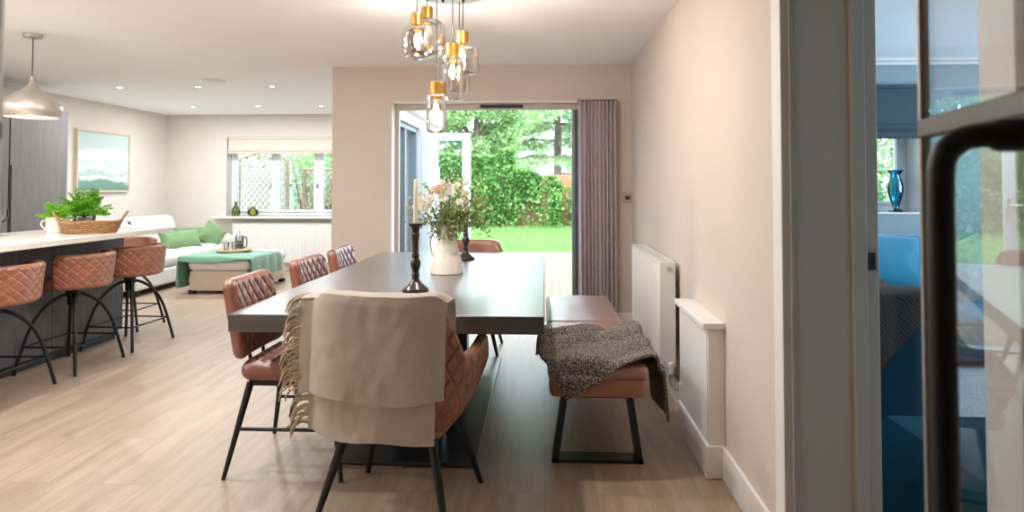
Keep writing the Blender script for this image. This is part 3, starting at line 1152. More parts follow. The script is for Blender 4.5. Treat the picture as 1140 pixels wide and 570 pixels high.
# ------------------------------------------------------------------ bench
BX0, BX1, BY0, BY1, BZ = .012, .478, 3.15, 5.20, .47
bn = thing('bench', 'tan leather bench with black trapezoid legs along the right of the table', 'bench', ((BX0 + BX1) / 2, (BY0 + BY1) / 2, 0))
w, L = BX1 - BX0, BY1 - BY0
MB().pad(w - .014, L - .01, .09, .03, .025, 20, 40, Mx=RT((0, 0, .36))).build('seat_base', M['leather'], bn)
for s in (-1, 1):
    def pw(x, y, z):
        return (x, y, z + .004 * nz(x * 9, y * 4, s * 3.3))
    MB().pad(w, L / 2 - .002, .075, .035, .034, 26, 50, puff=.006, warp=pw, Mx=RT((0, s * L / 4, .432))).build('cushion', M['benchleather'], bn)
for s in (-1, 1):
    y = s * (L / 2 - .12)
    lg = MB()
    for q in (-1, 1):
        pr = [(q * .135, .318), (q * .165, .318), (q * .212, .0), (q * .182, .0)]
        if q < 0:
            pr = pr[::-1]
        vs = [(x, y - .05, z) for x, z in pr] + [(x, y + .05, z) for x, z in pr]
        lg.add(vs, [(3, 2, 1, 0), (4, 5, 6, 7), (0, 1, 5, 4), (1, 2, 6, 5), (2, 3, 7, 6), (3, 0, 4, 7)])
    lg.box(-.212, .212, y - .05, y + .05, 0, .016).box(-.165, .165, y - .05, y + .05, .302, .318)
    lg.build('leg', M['black'], bn, smooth=False)


def soft(d, R):
    """overhang distance -> (sideways, drop)"""
    if d <= 0:
        return 0, 0
    side = R * (1 - math.exp(-d / R))
    return side, d - side


def drape_box(x, y, x0, x1, y0, y1, z, R=.035):
    px, py, dz = min(max(x, x0), x1), min(max(y, y0), y1), 0.
    for d, sx, sy in ((x - x1, 1, 0), (x0 - x, -1, 0), (y - y1, 0, 1), (y0 - y, 0, -1)):
        s, dr = soft(d, R)
        px += sx * s
        py += sy * s
        dz = max(dz, dr) if dz == 0 or dr == 0 else math.hypot(dz, dr) * .86
    return px, py, z - dz


kt = thing('knitted_throw', 'charcoal knitted throw bunched over the near end of the bench', 'throw', (0, 0, 0))
K4 = [Vector((-.08, 3.62, 0)), Vector((.62, 3.86, 0)), Vector((.90, 3.42, 0)), Vector((.10, 2.93, 0))]


def kf(u, v):
    a = K4[0].lerp(K4[1], u)
    b = K4[3].lerp(K4[2], u)
    p = a.lerp(b, v)
    p.x += .03 * nz(v * 3, 1.5) * (1 if u < .5 else -.4) - .06 * math.sin(PI * v) * (1 - u) ** 2
    x, y, z = drape_box(p.x, p.y, BX0 - .01, BX1 + .012, BY0 - .012, 9, BZ + .014, .05)
    # bunched folds running along the bench's diagonal
    on = 1 if z > BZ - .03 else .5
    c = u * 1.0 + v * 2.2
    fold = .052 * (abs(math.sin(c * 4.2 + 1.4 * nz(u * 2, v * 2, 4)))) ** 1.3 * (1 - .55 * v) + .012 * abs(math.sin(c * 9 + u * 5)) * (1 - .5 * v)
    fold *= .25 + .75 * min(1, u * 6 + .4) * min(1, (1 - u) * 6 + .3)
    z += fold * on
    if z < BZ - .04:
        x += (.025 * math.sin(v * 13 + 2) + .16 * (BZ - .04 - z)) * (1 if p.x > BX1 else 0)
        y -= .014 * abs(math.sin(u * 14)) * (1 if p.y < BY0 else 0)
    if p.x < BX0:
        z += .01
    return (x, y, z)


MB().sheet(kf, 80, 80, .012).build('cloth', M['knit'], kt)


# ------------------------------------------------------------------ kitchen island
IX, IY1 = -3.6, 5.68
isl = thing('kitchen_island', 'charcoal wood panelled island base under the pale worktop', 'kitchen island', (-3.82, 4.04, 0))
MB().box(-.20, .20, -1.64, 1.64, .07, .895).build('carcass', M['island'], isl, smooth=False)
MB().box(-.18, .185, -1.62, 1.62, 0, .07).build('plinth', M['gunmetal'], isl, smooth=False)
for i in range(4):
    y0 = -1.64 + i * .82
    MB().box(.201, .221, y0 + .0015, y0 + .8185, .075, .893).build('panel', M['island'], isl, bevel=.0015)
MB().box(-.20, .221, 1.641, 1.661, .075, .893).build('end_panel', M['island'], isl, bevel=.0015)
wt = MB().box(-4.06, -3.18, 2.36, 5.74, .897, .937).build('worktop', M['marble'], bevel=.004)
tag(wt, 'pale quartz breakfast bar worktop on the charcoal island', 'worktop')


def stool(label, loc, rotz):
    """local: sitter faces -x, backrest around +x"""
    t = thing('bar_stool', label, 'stool', loc, rotz, 'tan leather bar stools')
    MB().pad(.43, .43, .075, .19, .036, 26, 26, puff=.008, Mx=RT((0, 0, .605))).build('seat', M['leather'], t)
    Rb = .222

    def bend(x, y, z):
        a = x / Rb
        r = Rb + z + .012 * (y / .12)
        return (r * math.cos(a), r * math.sin(a) * 1.06, y)
    MB().pad(.66, .245, .052, .05, .025, 240, 90, (.062, .062, .005), warp=bend, Mx=RT((0, 0, .69))).build('backrest', M['leather'], t)
    MB().tube([(0, 0, .50), (0, 0, .568)], .045, 20).tube([(0, 0, .44), (0, 0, .50)], .034, 20).lathe([(0, .560), (.13, .560), (.13, .570), (0, .570)], 24).build('hub', M['black'], t)
    for sx in (-1, 1):
        for sy in (-1, 1):
            ex, ey = .215 * sx, .268 * sy
            pts = [(ex * k, ey * k, z) for k, z in ((.06, .515), (.22, .505), (.45, .455), (.64, .375), (.78, .27), (.90, .13), (1.0, 0))]
            MB().tube(spline(pts, 5), .0115, 12).build('leg', M['black'], t)
    k, z = .855, .185
    q = [(.215 * k * a, .268 * k * b, z) for a, b in ((1, 1), (-1, 1), (-1, -1), (1, -1))]
    for i in range(4):
        MB().tube([q[i], q[(i + 1) % 4]], .0065, 10).build('footrest', M['black'], t)
    return t


s0 = stool('tan quilted bar stool at the island, cut off by the left edge of the photo', (-3.385, 4.06, 0), .05)
place(s0, 'tan quilted bar stool in the middle of the island\'s front', (-3.385, 4.775, 0), .0)
place(s0, 'tan quilted bar stool at the island\'s far corner, nearest the sofa', (-3.385, 5.45, 0), -.05)
place(s0, 'tan bar stool at the end of the island, mostly hidden behind another stool', (-3.86, 6.12, 0), PI / 2)

# pendant over the island
pd = thing('pendant_lamp', 'brushed nickel onion-shaped pendant lamp over the island', 'pendant lamp', (-3.735, 4.794, 0))
MB().lathe([(0, CH - .028), (.058, CH - .028), (.062, CH - .022), (.062, CH), (0, CH)], 32).build('canopy', M['nickel'], pd)
MB().tube([(0, 0, 2.06), (0, 0, CH - .02)], .0035, 8).build('cord', M['black'], pd)
op = [(.011, 2.085), (.014, 2.06), (.026, 2.03), (.046, 2.005), (.078, 1.978), (.125, 1.948), (.166, 1.915), (.190, 1.878), (.195, 1.845), (.186, 1.812), (.168, 1.790)]
ip = [(r - .004, z) for r, z in op[::-1]]
MB().lathe(op + [(.165, 1.790)] + ip[1:-2], 48).build('shade', M['nickel'], pd)
MB().lathe([(0, 1.80), (.025, 1.805), (.035, 1.83), (.03, 1.86), (.015, 1.89), (.014, 1.95), (0, 1.95)], 20).build('bulb', emit('warm bulb', '#ffe6c4', 8), pd)


# ------------------------------------------------------------------ cluster of glass pendants
cn = thing('ceiling_canopy', 'round pale metal canopy on the ceiling holding six glass pendants', 'lamp canopy', (-.575, 3.96, CH))
MB().lathe([(0, -.026), (.168, -.026), (.172, -.022), (.172, 0), (0, 0)], 48).build('plate', plain('pale canopy metal', '#b9c4c6', .4, .5, var=.03), cn)
for k in range(6):
    a = k * PI / 3
    MB().lathe([(0, -.04), (.008, -.04), (.008, -.026), (0, -.026)], 10, (.12 * math.cos(a), .12 * math.sin(a), 0)).build('cord_grip', M['black'], cn)


def gpendant(label, x, y, ztop, prof, gm, capr=.033):
    """ztop: top of the brass cap"""
    t = thing('glass_pendant', label, 'pendant lamp', (x, y, 0), 0, 'glass pendants of the ceiling cluster')
    MB().tube([(0, 0, ztop - .005), (0, 0, CH - .027)], .0028, 8).build('cord', M['black'], t)
    MB().lathe([(0, ztop), (capr - .003, ztop), (capr, ztop - .003), (capr, ztop - .066), (capr - .002, ztop - .068), (0, ztop - .068)], 28).build('cap', M['brass'], t)
    MB().lathe([(0, ztop - .068), (.017, ztop - .068), (.017, ztop - .098), (0, ztop - .098)], 16).build('socket', M['brass'], t)
    z0 = ztop - .066
    o = [(r, z0 - d) for r, d in prof]
    i = [(max(r - .0035, .0), z0 - d + (.0045 if r < .02 or k > len(prof) - 4 else 0)) for k, (r, d) in enumerate(prof)]
    MB().lathe(o + i[::-1], 40).build('shade', gm, t, ang=80)
    zb = ztop - .098
    b = MB().lathe([(.010, zb), (.012, zb - .012), (.021, zb - .035), (.024, zb - .055), (.020, zb - .078), (.010, zb - .092), (0, zb - .096)], 20).build('bulb', M['clearglass'], t)
    fl = MB()
    for k in range(6):
        a = k * PI / 3
        fl.tube([(.005 * math.cos(a), .005 * math.sin(a), zb - .018), (.011 * math.cos(a + .4), .011 * math.sin(a + .4), zb - .05), (.006 * math.cos(a), .006 * math.sin(a), zb - .078)], .0016, 5)
    fl.build('filament', M['filament'], b)
    return zb - .05


BAR = [(.030, 0), (.036, .004), (.062, .014), (.083, .032), (.090, .055), (.091, .16), (.084, .190), (.064, .206), (.034, .212), (0, .213)]
BARS = [(.030, 0), (.036, .004), (.062, .014), (.080, .032), (.085, .055), (.086, .16), (.080, .188), (.060, .203), (.034, .209), (0, .21)]
CYL = [(.030, 0), (.034, .003), (.052, .008), (.060, .020), (.062, .040), (.062, .225), (.058, .242), (.044, .250), (0, .251)]
CYS = [(.030, 0), (.034, .003), (.050, .008), (.056, .020), (.058, .035), (.058, .200), (.055, .215), (.042, .223), (0, .224)]


def pscale(prof, kr, kh):
    return [(r if i == 0 else max(0, r * kr), d * kh) for i, (r, d) in enumerate(prof)]


cn.location = (-.53, 3.83, CH)
for ch in COL.objects:
    if ch.parent == cn and ch.name.startswith('plate'):
        ch.scale = (1.22, 1.22, 1)
BULBS = []
for lb, x, y, zt, pf, gm in (
        ('smoky barrel glass pendant hanging leftmost in the ceiling cluster', -.708, 3.75, 2.25, pscale(BAR, .94, .91), M['smoke']),
        ('wide clear glass pendant hanging highest, just behind the leftmost smoky one', -.677, 3.90, 2.325, pscale(BAR, 1.2, 1.06), M['clearglass']),
        ('tall clear cylinder glass pendant with a brass cap in the front of the cluster', -.504, 3.72, 2.071, pscale(CYL, .97, 1.0), M['clearglass']),
        ('clear barrel glass pendant hanging rightmost in the ceiling cluster', -.467, 3.88, 2.176, pscale(BAR, 1.02, .9), M['clearglass']),
        ('slim clear glass pendant hanging lowest in the ceiling cluster', -.583, 3.66, 1.851, pscale(CYS, .95, .95), M['clearglass']),
        ('smoky cylinder glass pendant half hidden behind the tall clear one', -.500, 3.98, 2.11, pscale(CYS, 1.10, .95), M['smoke'])):
    BULBS.append((x, y, gpendant(lb, x, y, zt, pf, gm)))

# ------------------------------------------------------------------ things on the dining table
TZ = .76


def candlestick(label, loc):
    t = thing('candlestick', label, 'candlestick', loc, 0, 'turned wooden candlesticks')
    pr = [(0, 0), (.064, 0), (.067, .006), (.066, .014), (.060, .020), (.056, .024), (.046, .034), (.032, .044), (.022, .056), (.017, .070), (.020, .080), (.020, .088), (.016, .095),
          (.018, .108), (.024, .126), (.027, .142), (.022, .158), (.016, .168), (.019, .176), (.019, .184), (.015, .192), (.0155, .23), (.019, .272), (.021, .288), (.016, .296), (.019, .306), (.022, .320), (.034, .330), (.037, .336), (.037, .341), (.013, .342), (.012, .336), (0, .336)]
    MB().lathe([(r, z) for r, z in pr], 36).build('stem', M['candlewood'], t)
    return t


cs0 = candlestick('dark turned wooden candlestick in front of the flower jug', (-.644, 3.40, TZ))
place(cs0, 'dark turned wooden candlestick behind the flower jug, toward the garden', (-.565, 4.90, TZ))


def candle(label, loc, h):
    t = thing('candle', label, 'candle', loc, 0, 'tall ivory candles')
    MB().lathe([(0, 0), (.0125, 0), (.0115, h * .6), (.0102, h - .012), (.006, h), (0, h + .001)], 20).build('wax', M['wax'], t)
    MB().tube([(0, 0, h - .002), (.001, 0, h + .012)], .0012, 6).build('wick', M['black'], t)
    return t


candle('tall ivory candle in the candlestick in front of the jug', (-.644, 3.40, TZ + .3375), .225)
candle('ivory candle in the candlestick behind the jug, hidden by the flowers', (-.565, 4.90, TZ + .3375), .15)

JX, JY = -.590, 4.13
jg = thing('jug', 'white ceramic conical jug of flowers on the dining table', 'jug', (JX, JY, TZ), 0)
jp = [(0, 0), (.098, 0), (.101, .004), (.098, .03), (.086, .085), (.072, .14), (.058, .195), (.051, .225), (.052, .245), (.060, .272), (.070, .292)]
MB().lathe(jp + [(r - .004, z) for r, z in jp[::-1][:-2]] + [(.0, .012)], 44).build('body', M['ceramic'], jg)
MB().tube(spline([(-.048, .03, .255), (-.085, .05, .245), (-.112, .064, .20), (-.108, .06, .13), (-.078, .045, .085)], 6), [.008] * 25, 10).build('handle', M['ceramic'], jg)
MB().sheet(lambda u, v: (.052 + .030 * v + .0 * u, (u - .5) * .05 * (1 - .75 * v), .262 + .04 * v - .012 * (1 - abs(2 * u - 1))), 8, 6, .004).build('spout', M['ceramic'], jg)

FL = []


def flower(kind, label, group, base, head, R, mat):
    """stem from base to head, ruffled head of petals; one thing with head, heart and stem"""
    t = thing(kind, label, 'flower', base, 0, group)
    b, h = Vector((0, 0, 0)), Vector(head) - Vector(base)
    MB().tube(spline([b, b + Vector((h.x * .12, h.y * .12, h.z * .45)), h * .97], 6), .0022, 6).build('stem', M['fernstem'], t)
    pm = MB()
    ax = (h * .12 + Vector((random.uniform(-.03, .03), -.10, .03))).normalized()
    q = ax.to_track_quat('Z', 'Y').to_matrix().to_4x4()
    for ring, (n, r, tilt) in enumerate(((6, 1.0, .35), (5, .78, .75), (4, .5, 1.1))):
        for k in range(n):
            a = 2 * PI * k / n + ring * .5 + random.uniform(-.15, .15)

            def pf(u, v, a=a, r=r, tilt=tilt):
                rr = R * r * u
                wd = math.sin(PI * min(1, .15 + u * .8)) * R * .72 * r
                s = (v - .5) * 2
                z = rr * math.sin(tilt) * .8 + .18 * R * s * s - .12 * R * u ** 3
                x = rr * math.cos(tilt)
                y = s * wd * .62
                return (x * math.cos(a) - y * math.sin(a), x * math.sin(a) + y * math.cos(a), z)
            pm.sheet(pf, 5, 5, .0012)
    pm.v = [tuple(q @ Vector(p) + h) for p in pm.v]
    hd = pm.build('petals', mat, t, ang=70)
    hm = MB().lathe([(0, .0), (R * .16, .0), (R * .15, R * .28), (0, R * .36)], 10)
    hm.v = [tuple(q @ Vector(p) + h) for p in hm.v]
    hm.build('heart', M['yellowsprig'], hd)
    return t


M['fernstem'] = plain('green stem', '#5f7a3a', .6)
JB = (JX, JY, TZ + .05)
heads = [(-.150, -.04, .435, .034, 0), (-.125, -.07, .395, .038, 0), (-.085, -.08, .44, .030, 0), (-.03, -.09, .50, .040, 1), (.035, -.08, .49, .030, 0), (.02, .0, .52, .026, 0), (-.095, .05, .49, .028, 1), (.085, -.06, .43, .024, 0), (-.02, -.02, .545, .022, 0), (.06, .05, .53, .024, 0), (-.175, -.02, .40, .028, 0), (.0, -.10, .45, .026, 0)]
for i, (dx, dy, dz, R, k) in enumerate(heads):
    R *= 1.08
    dy -= .035
    flower('ivory_flower' if not k else 'blush_flower', 'ivory ruffled flower in the white jug on the table' if not k else 'blush peach flower in the white jug on the table',
           'ivory flowers in the jug' if not k else 'blush flowers in the jug', (JX + dx * .12, JY + dy * .12, TZ + .05), (JX + dx, JY + dy, TZ + dz), R, M['petal'] if not k else M['petalpeach'])


def sprig(label, group, head, mat, n, size, spread, seed, kind='leafy_sprig', buds=False):
    base = Vector((JX + random.uniform(-.02, .02), JY + random.uniform(-.02, .02), TZ + .05))
    hd = Vector((JX + head[0], JY + head[1], TZ + head[2]))
    t = thing(kind, label, 'foliage', tuple(base), 0, group)
    d = hd - base
    mid = Vector((d.x * .15, d.y * .15, d.z * .6))
    if d.z < .28:
        mid = Vector((d.x * .45, d.y * .45, .30))
    path = spline([Vector((0, 0, 0)), mid * .55 + Vector((0, 0, .02)), mid, d], 10)
    MB().tube(path, .0017, 5).build('stem', M['fernstem'], t)
    pts = []
    for i in range(n):
        k = len(path) * (.52 + .48 * random.random() ** .7)
        p = path[min(int(k), len(path) - 1)]
        pts.append(p + Vector((random.gauss(0, 1), random.gauss(0, 1), random.gauss(0, 1))) * spread)
    leaf_mesh('foliage' if buds else 'leaves', mat, pts, size, t, .5 if not buds else .9)  # with buds set, these are buds and small blossoms rather than leaves


for h in [(-.04, -.10, .30), (-.09, -.08, .34), (.07, -.09, .36), (.12, -.04, .42), (.19, 0, .36), (.23, -.03, .30), (.16, .06, .47), (-.13, .06, .42), (.02, -.11, .24), (-.19, .0, .33), (.20, .05, .42), (-.02, .09, .48), (.05, -.1, .33), (.25, .02, .24), (.10, -.09, .28)]:
    sprig('olive green leafy sprig among the flowers in the jug', 'olive sprigs in the jug', h, M['olive'], 80, .026, .026, 1)
for h in [(-.24, -.02, .40), (-.21, -.06, .37), (-.17, -.05, .48), (-.14, .02, .53), (.13, -.05, .50), (.17, .02, .53), (.21, -.03, .46), (.09, .05, .585), (.24, .03, .40)]:
    sprig('yellow green budded sprig among the flowers in the jug', 'budded sprigs in the jug', h, M['yellowsprig'], 90, .017, .022, 2, 'budded_sprig', True)
for h in [(-.10, 0, .56), (-.05, -.03, .575), (.01, .02, .60), (-.13, -.03, .535), (.05, -.04, .57), (.11, 0, .59)]:
    sprig('tiny white waxflower sprig standing above the flowers in the jug', 'waxflower sprigs in the jug', h, M['petal'], 34, .016, .02, 3, 'waxflower_sprig', True)

# ------------------------------------------------------------------ things on the island worktop
WZ = .937
bk = thing('wicker_basket', 'oval brown wicker basket with upturned handles on the worktop', 'basket', (-3.38, 4.95, WZ), math.radians(33))


def bw_(u, v):
    a = u * 2 * PI
    sx, sy = .185 + .05 * v, .092 + .025 * v
    weave = .003 * math.sin(a * 26 + (0 if int(v * 12) % 2 else PI)) + .002 * math.sin(v * 12 * 2 * PI)
    return ((sx + weave) * math.copysign(abs(math.cos(a)) ** .8, math.cos(a)), (sy + weave) * math.copysign(abs(math.sin(a)) ** .8, math.sin(a)),
            .004 + .075 * v + .018 * v * v * abs(math.cos(a)) ** 6)


MB().sheet(bw_, 208, 40, .007).build('bowl', M['wicker'], bk, ang=60)
MB().lathe([(0, .002), (.172, .002), (.172, .010), (0, .010)], 40, sy=.5).build('bottom', M['wicker'], bk)
rim = [(.237 * math.copysign(abs(math.cos(a)) ** .8, math.cos(a)), .117 * math.copysign(abs(math.sin(a)) ** .8, math.sin(a)), .079 + .018 * abs(math.cos(a)) ** 6) for a in [k * 2 * PI / 72 for k in range(72)]]
MB().tube(rim, .0075, 8, closed=True).build('rim', M['wicker'], bk)
for s in (-1, 1):
    MB().tube(spline([(s * .222, -.055, .085), (s * .250, -.045, .125), (s * .268, -.02, .148), (s * .27, 0, .152), (s * .268, .02, .148), (s * .250, .045, .125), (s * .222, .055, .085)], 5), .009, 10).build('handle', M['wicker'], bk)


def frond_plant(t, n, L, mat, seed, zb, up=.8):
    r_ = random.Random(seed)
    st = MB()
    pts, dirs = [], []
    for i in range(n):
        a = r_.uniform(0, 2 * PI)
        l = L * r_.uniform(.65, 1.1)
        el = r_.uniform(.25, 1.35)
        d = Vector((math.cos(a) * math.cos(el), math.sin(a) * math.cos(el), math.sin(el)))
        path = []
        for k in range(11):
            s = k / 10
            p = Vector((0, 0, zb)) + d * (l * s) + Vector((0, 0, -.38 * l * s * s * (1 - .4 * math.sin(el)))) + Vector((0, 0, up * .1 * l * s))
            path.append(p)
        st.tube(path, [.0013] * 11, 5)
        for k in range(3, 11):
            wid = .05 * L / .2 * math.sin(PI * min(1, (k - 1.5) / 9.5))
            tg = (path[k] - path[k - 1]).normalized()
            sd = tg.cross(Vector((0, 0, 1))).normalized()
            for side in (-1, 1):
                for m in range(7):
                    pts.append(path[k] + sd * side * wid * (m + .6) / 7 + tg * r_.uniform(-.008, .012) + Vector((0, 0, r_.uniform(-.006, .004))))
    st.build('stems', M['fernstem'], t)
    leaf_mesh('fronds', mat, pts, .015 * L / .2, t, .5)


p1 = thing('potted_fern', 'bright leafy plant in the white mug pot at the left of the basket', 'potted plant', (-3.66, 4.98, WZ))
MB().lathe([(0, 0), (.066, 0), (.072, .006), (.078, .11), (.078, .118), (.073, .118), (.070, .03), (0, .03)], 32).build('pot', M['ceramic'], p1)
MB().tube(spline([(-.074, -.012, .095), (-.105, -.018, .09), (-.112, -.02, .06), (-.09, -.016, .035), (-.07, -.012, .03)], 5), .006, 8).build('handle', M['ceramic'], p1)
MB().lathe([(0, .09), (.07, .09), (.07, .10), (0, .105)], 20).build('soil', M['bark'], p1)
frond_plant(p1, 46, .155, M['herb'], 3, .10, 1.0)
p2 = thing('potted_fern', 'feathery fern in a clear glass pot behind the wicker basket', 'potted plant', (-3.66, 5.28, WZ))
MB().lathe([(0, 0), (.07, 0), (.074, .006), (.082, .13), (.079, .13), (.070, .02), (0, .016)], 32).build('pot', M['drink'], p2)
MB().lathe([(0, .018), (.068, .018), (.076, .10), (0, .105)], 24).build('soil', plain('pale gravel', '#c9c1b4', .9, var=.3, scale=60), p2)
frond_plant(p2, 60, .24, M['fern'], 5, .10, 1.6)
wg = thing('wine_glass', 'stemmed glass on the worktop at the left edge of the photo', 'glass', (-3.80, 4.62, WZ))
MB().lathe([(0, 0), (.034, 0), (.034, .002), (.006, .006), (.0035, .02), (.0035, .085), (.012, .095), (.034, .12), (.040, .15), (.036, .19), (.0345, .19), (.038, .15), (.032, .122), (.008, .098), (0, .097)], 28).build('glass', M['drink'], wg)

bk.scale = (.88, .88, 1.05)
# ------------------------------------------------------------------ living area: sofa, footstool and what lies on them
sf = thing('corner_sofa', 'long white linen sofa against the left wall', 'sofa', (-5.24, 8.88, 0))


def cush(parent, name, c, w, d, h, mat, rx=0, ry=0, rz=0, puff=.02, r=.06, b=None, nu=22):
    return MB().pad(w, d, h, r, b or h * .48, nu, nu, puff=puff, Mx=RT(c, rx, ry, rz)).build(name, mat, parent)


MB().box(-.58, .54, -1.18, 1.18, .07, .27).build('base', M['sofa'], sf, bevel=.03, seg=4)
for y in (-.58, .58):
    cush(sf, 'seat_cushion', (.10, y, .365), .90, 1.15, .20, M['sofa'], puff=.015)
    MB().pad(1.12, .50, .24, .12, .11, 22, 22, puff=.03, Mx=RT((-.36, y, .625), PI / 2, 0, PI / 2 - .0) @ Matrix.Rotation(-.22, 4, 'X')).build('back_cushion', M['sofa'], sf)
MB().box(-.60, -.44, -1.18, 1.18, .07, .70).build('back_frame', M['sofa'], sf, bevel=.05, seg=4)
for s in (-1, 1):
    MB().pad(1.10, .50, .20, .09, .09, 24, 20, Mx=RT((-.03, s * 1.28, .33), PI / 2)).build('arm', M['sofa'], sf)
for sx in (-.5, .48):
    for sy in (-1.1, 1.1):
        MB().box(sx - .03, sx + .03, sy - .03, sy + .03, 0, .075).build('foot', M['black'], sf)


def pillow(kind, label, loc, w, h, t_, mat, rx, ry, rz, cat='cushion', pinch=.06):
    o = thing(kind, label, cat, loc)

    def wp(x, y, z):
        k = 1 - pinch * (1 - (2 * y / h) ** 2) * (abs(2 * x / w) ** 3)
        k2 = 1 - pinch * (1 - (2 * x / w) ** 2) * (abs(2 * y / h) ** 3)
        return (x * k, y * k2, z + .012 * nz(x * 7, y * 7, 1))
    MB().pad(w, h, t_, .02, min(w, h) * .47, 28, 28, warp=wp, Mx=RT((0, 0, 0), rx, ry, rz)).build('cover', mat, o)
    return o


pillow('cushion', 'long moss green velvet cushion lying at the front of the white sofa', (-4.93, 9.05, .565), .58, .27, .15, M['greencush'], math.radians(62), 0, math.radians(64))
pillow('cushion', 'moss green velvet cushion standing on its corner by the sofa arm', (-4.82, 9.72, .590), .33, .33, .15, M['greencush'], math.radians(68), math.radians(38), math.radians(38))
pillow('cushion', 'moss green velvet cushion half hidden behind the other two', (-5.10, 9.70, .570), .50, .27, .14, M['greencush'], math.radians(72), 0, math.radians(28))
pillow('cushion', 'white cushion with a black leaf print on the sofa behind a stool', (-5.12, 7.98, .68), .46, .42, .16, M['print'], math.radians(70), 0, math.radians(70))
pillow('cushion', 'large plain white cushion beside the printed one', (-5.16, 8.42, .69), .50, .44, .17, M['sofa'], math.radians(68), 0, math.radians(75))

OXa, OXb, OYa, OYb, OZt = -4.27, -3.51, 7.98, 9.20, .43
ot = thing('footstool', 'large cream upholstered footstool in front of the white sofa', 'footstool', ((OXa + OXb) / 2, (OYa + OYb) / 2, 0))
MB().pad(OXb - OXa - .02, OYb - OYa - .02, .24, .05, .03, 16, 20, Mx=RT((0, 0, .16))).build('base', M['cream'], ot)
MB().pad(OXb - OXa, OYb - OYa, .15, .07, .06, 20, 24, puff=.0, Mx=RT((0, 0, .355))).build('cushion', M['sofa'], ot)
for sx in (-.33, .33):
    for sy in (-.55, .55):
        MB().box(sx - .035, sx + .035, sy - .035, sy + .035, 0, .045).build('foot', M['black'], ot)
gt = thing('throw_blanket', 'sage green velvet throw draped over the cream footstool', 'throw', (0, 0, 0))


def gf(u, v):
    x = -4.70 + u * (1.20 + .30)
    y = 7.915 + v * .90 + .10 * u * (1 - v) * 0 - .06 * math.sin(u * PI) * (1 - v) * 0
    y += .03 * nz(u * 3, v * 2) - .06 * (1 - u) * (1 - v)
    x_, y_, z = drape_box(x, y, OXa - .012, OXb + .012, OYa - .012, 99, OZt + .012, .05)
    z += .016 * abs(math.sin(v * 7 + u * 3 + 2 * nz(u * 3, v * 3))) * (1 if z > OZt - .02 else 0)
    if x < OXa:
        x_ -= .02 * abs(math.sin(v * 12)) + .02
    if x > OXb:
        x_ += .012 * abs(math.sin(v * 11))
    return (x_, y_, z)


MB().sheet(gf, 70, 50, .010).build('cloth', M['greenthrow'], gt)

tr = thing('serving_tray', 'round pale wooden tray on the sage green throw', 'tray', (-3.93, 8.50, OZt + .042))
MB().lathe([(0, 0), (.20, 0), (.212, .006), (.214, .022), (.206, .022), (.202, .010), (0, .008)], 44).build('tray', M['traywood'], tr)
fpz = OZt + .053
fp_ = thing('french_press', 'glass and steel french press coffee pot on the wooden tray', 'coffee pot', (-3.86, 8.50, fpz))
MB().lathe([(0, .012), (.046, .012), (.046, .175), (.044, .175), (.044, .014), (0, .014)], 30).build('beaker', M['drink'], fp_)
MB().lathe([(0, .016), (.0425, .016), (.0425, .115), (0, .115)], 28).build('coffee', M['coffee'], fp_)
MB().lathe([(0, .172), (.050, .172), (.051, .180), (.046, .196), (.018, .204), (0, .204)], 30).build('lid', M['chrome'], fp_)
MB().lathe([(0, .204), (.004, .204), (.004, .222), (.013, .226), (.014, .238), (.009, .246), (0, .247)], 18).build('plunger_knob', M['chrome'], fp_)
fr_ = MB()
for k in range(4):
    a = k * PI / 2 + .4
    fr_.tube([(.050 * math.cos(a), .050 * math.sin(a), 0), (.0485 * math.cos(a), .0485 * math.sin(a), .17)], .003, 6)
for z in (.02, .09, .165):
    fr_.tube([(.0485 * math.cos(k * PI / 16), .0485 * math.sin(k * PI / 16), z) for k in range(32)], .0028, 6, closed=True)
fr_.build('frame', M['chrome'], fp_)
MB().tube(spline([(.048, 0, .165), (.085, 0, .16), (.095, 0, .12), (.092, 0, .05), (.05, 0, .03)], 5), .007, 8).build('handle', M['black'], fp_)
for lb, x, y in (('clear tumbler beside the coffee pot, nearer the sofa', -4.02, 8.48), ('clear tumbler just left of the coffee pot on the tray', -3.955, 8.56)):
    g_ = thing('tumbler', lb, 'glass', (x, y, fpz), 0, 'tumblers on the tray')
    MB().lathe([(0, 0), (.030, 0), (.036, .10), (.0335, .10), (.028, .006), (0, .006)], 26).build('glass', M['drink'], g_)
bd = thing('wooden_coaster', 'small round wooden coaster lying on the tray\'s right side', 'coaster', (-3.80, 8.38, fpz))
MB().lathe([(0, 0), (.045, 0), (.047, .004), (.045, .009), (0, .009)], 28).build('disc', M['traywood'], bd)

SZv = WZ0
bt = thing('glass_bottle', 'dark green glass bottle at the left end of the window sill', 'bottle', (-4.72, 10.26, SZv))
MB().lathe([(0, 0), (.05, 0), (.062, .015), (.066, .05), (.06, .10), (.035, .15), (.022, .175), (.021, .21), (.028, .216), (.026, .222), (.018, .222), (.018, .18), (.03, .15), (.055, .1), (.06, .05), (.05, .01), (0, .008)], 32).build('glass', M['greenglass'], bt)
jr = thing('glass_jar', 'squat yellow green glass jar on the window sill', 'jar', (-4.46, 10.27, SZv))
MB().lathe([(0, 0), (.045, 0), (.075, .025), (.085, .065), (.068, .105), (.034, .125), (.036, .15), (.032, .15), (.030, .122), (.062, .10), (.078, .065), (.068, .03), (.04, .008), (0, .006)], 32).build('glass', M['yellowglass'], jr)

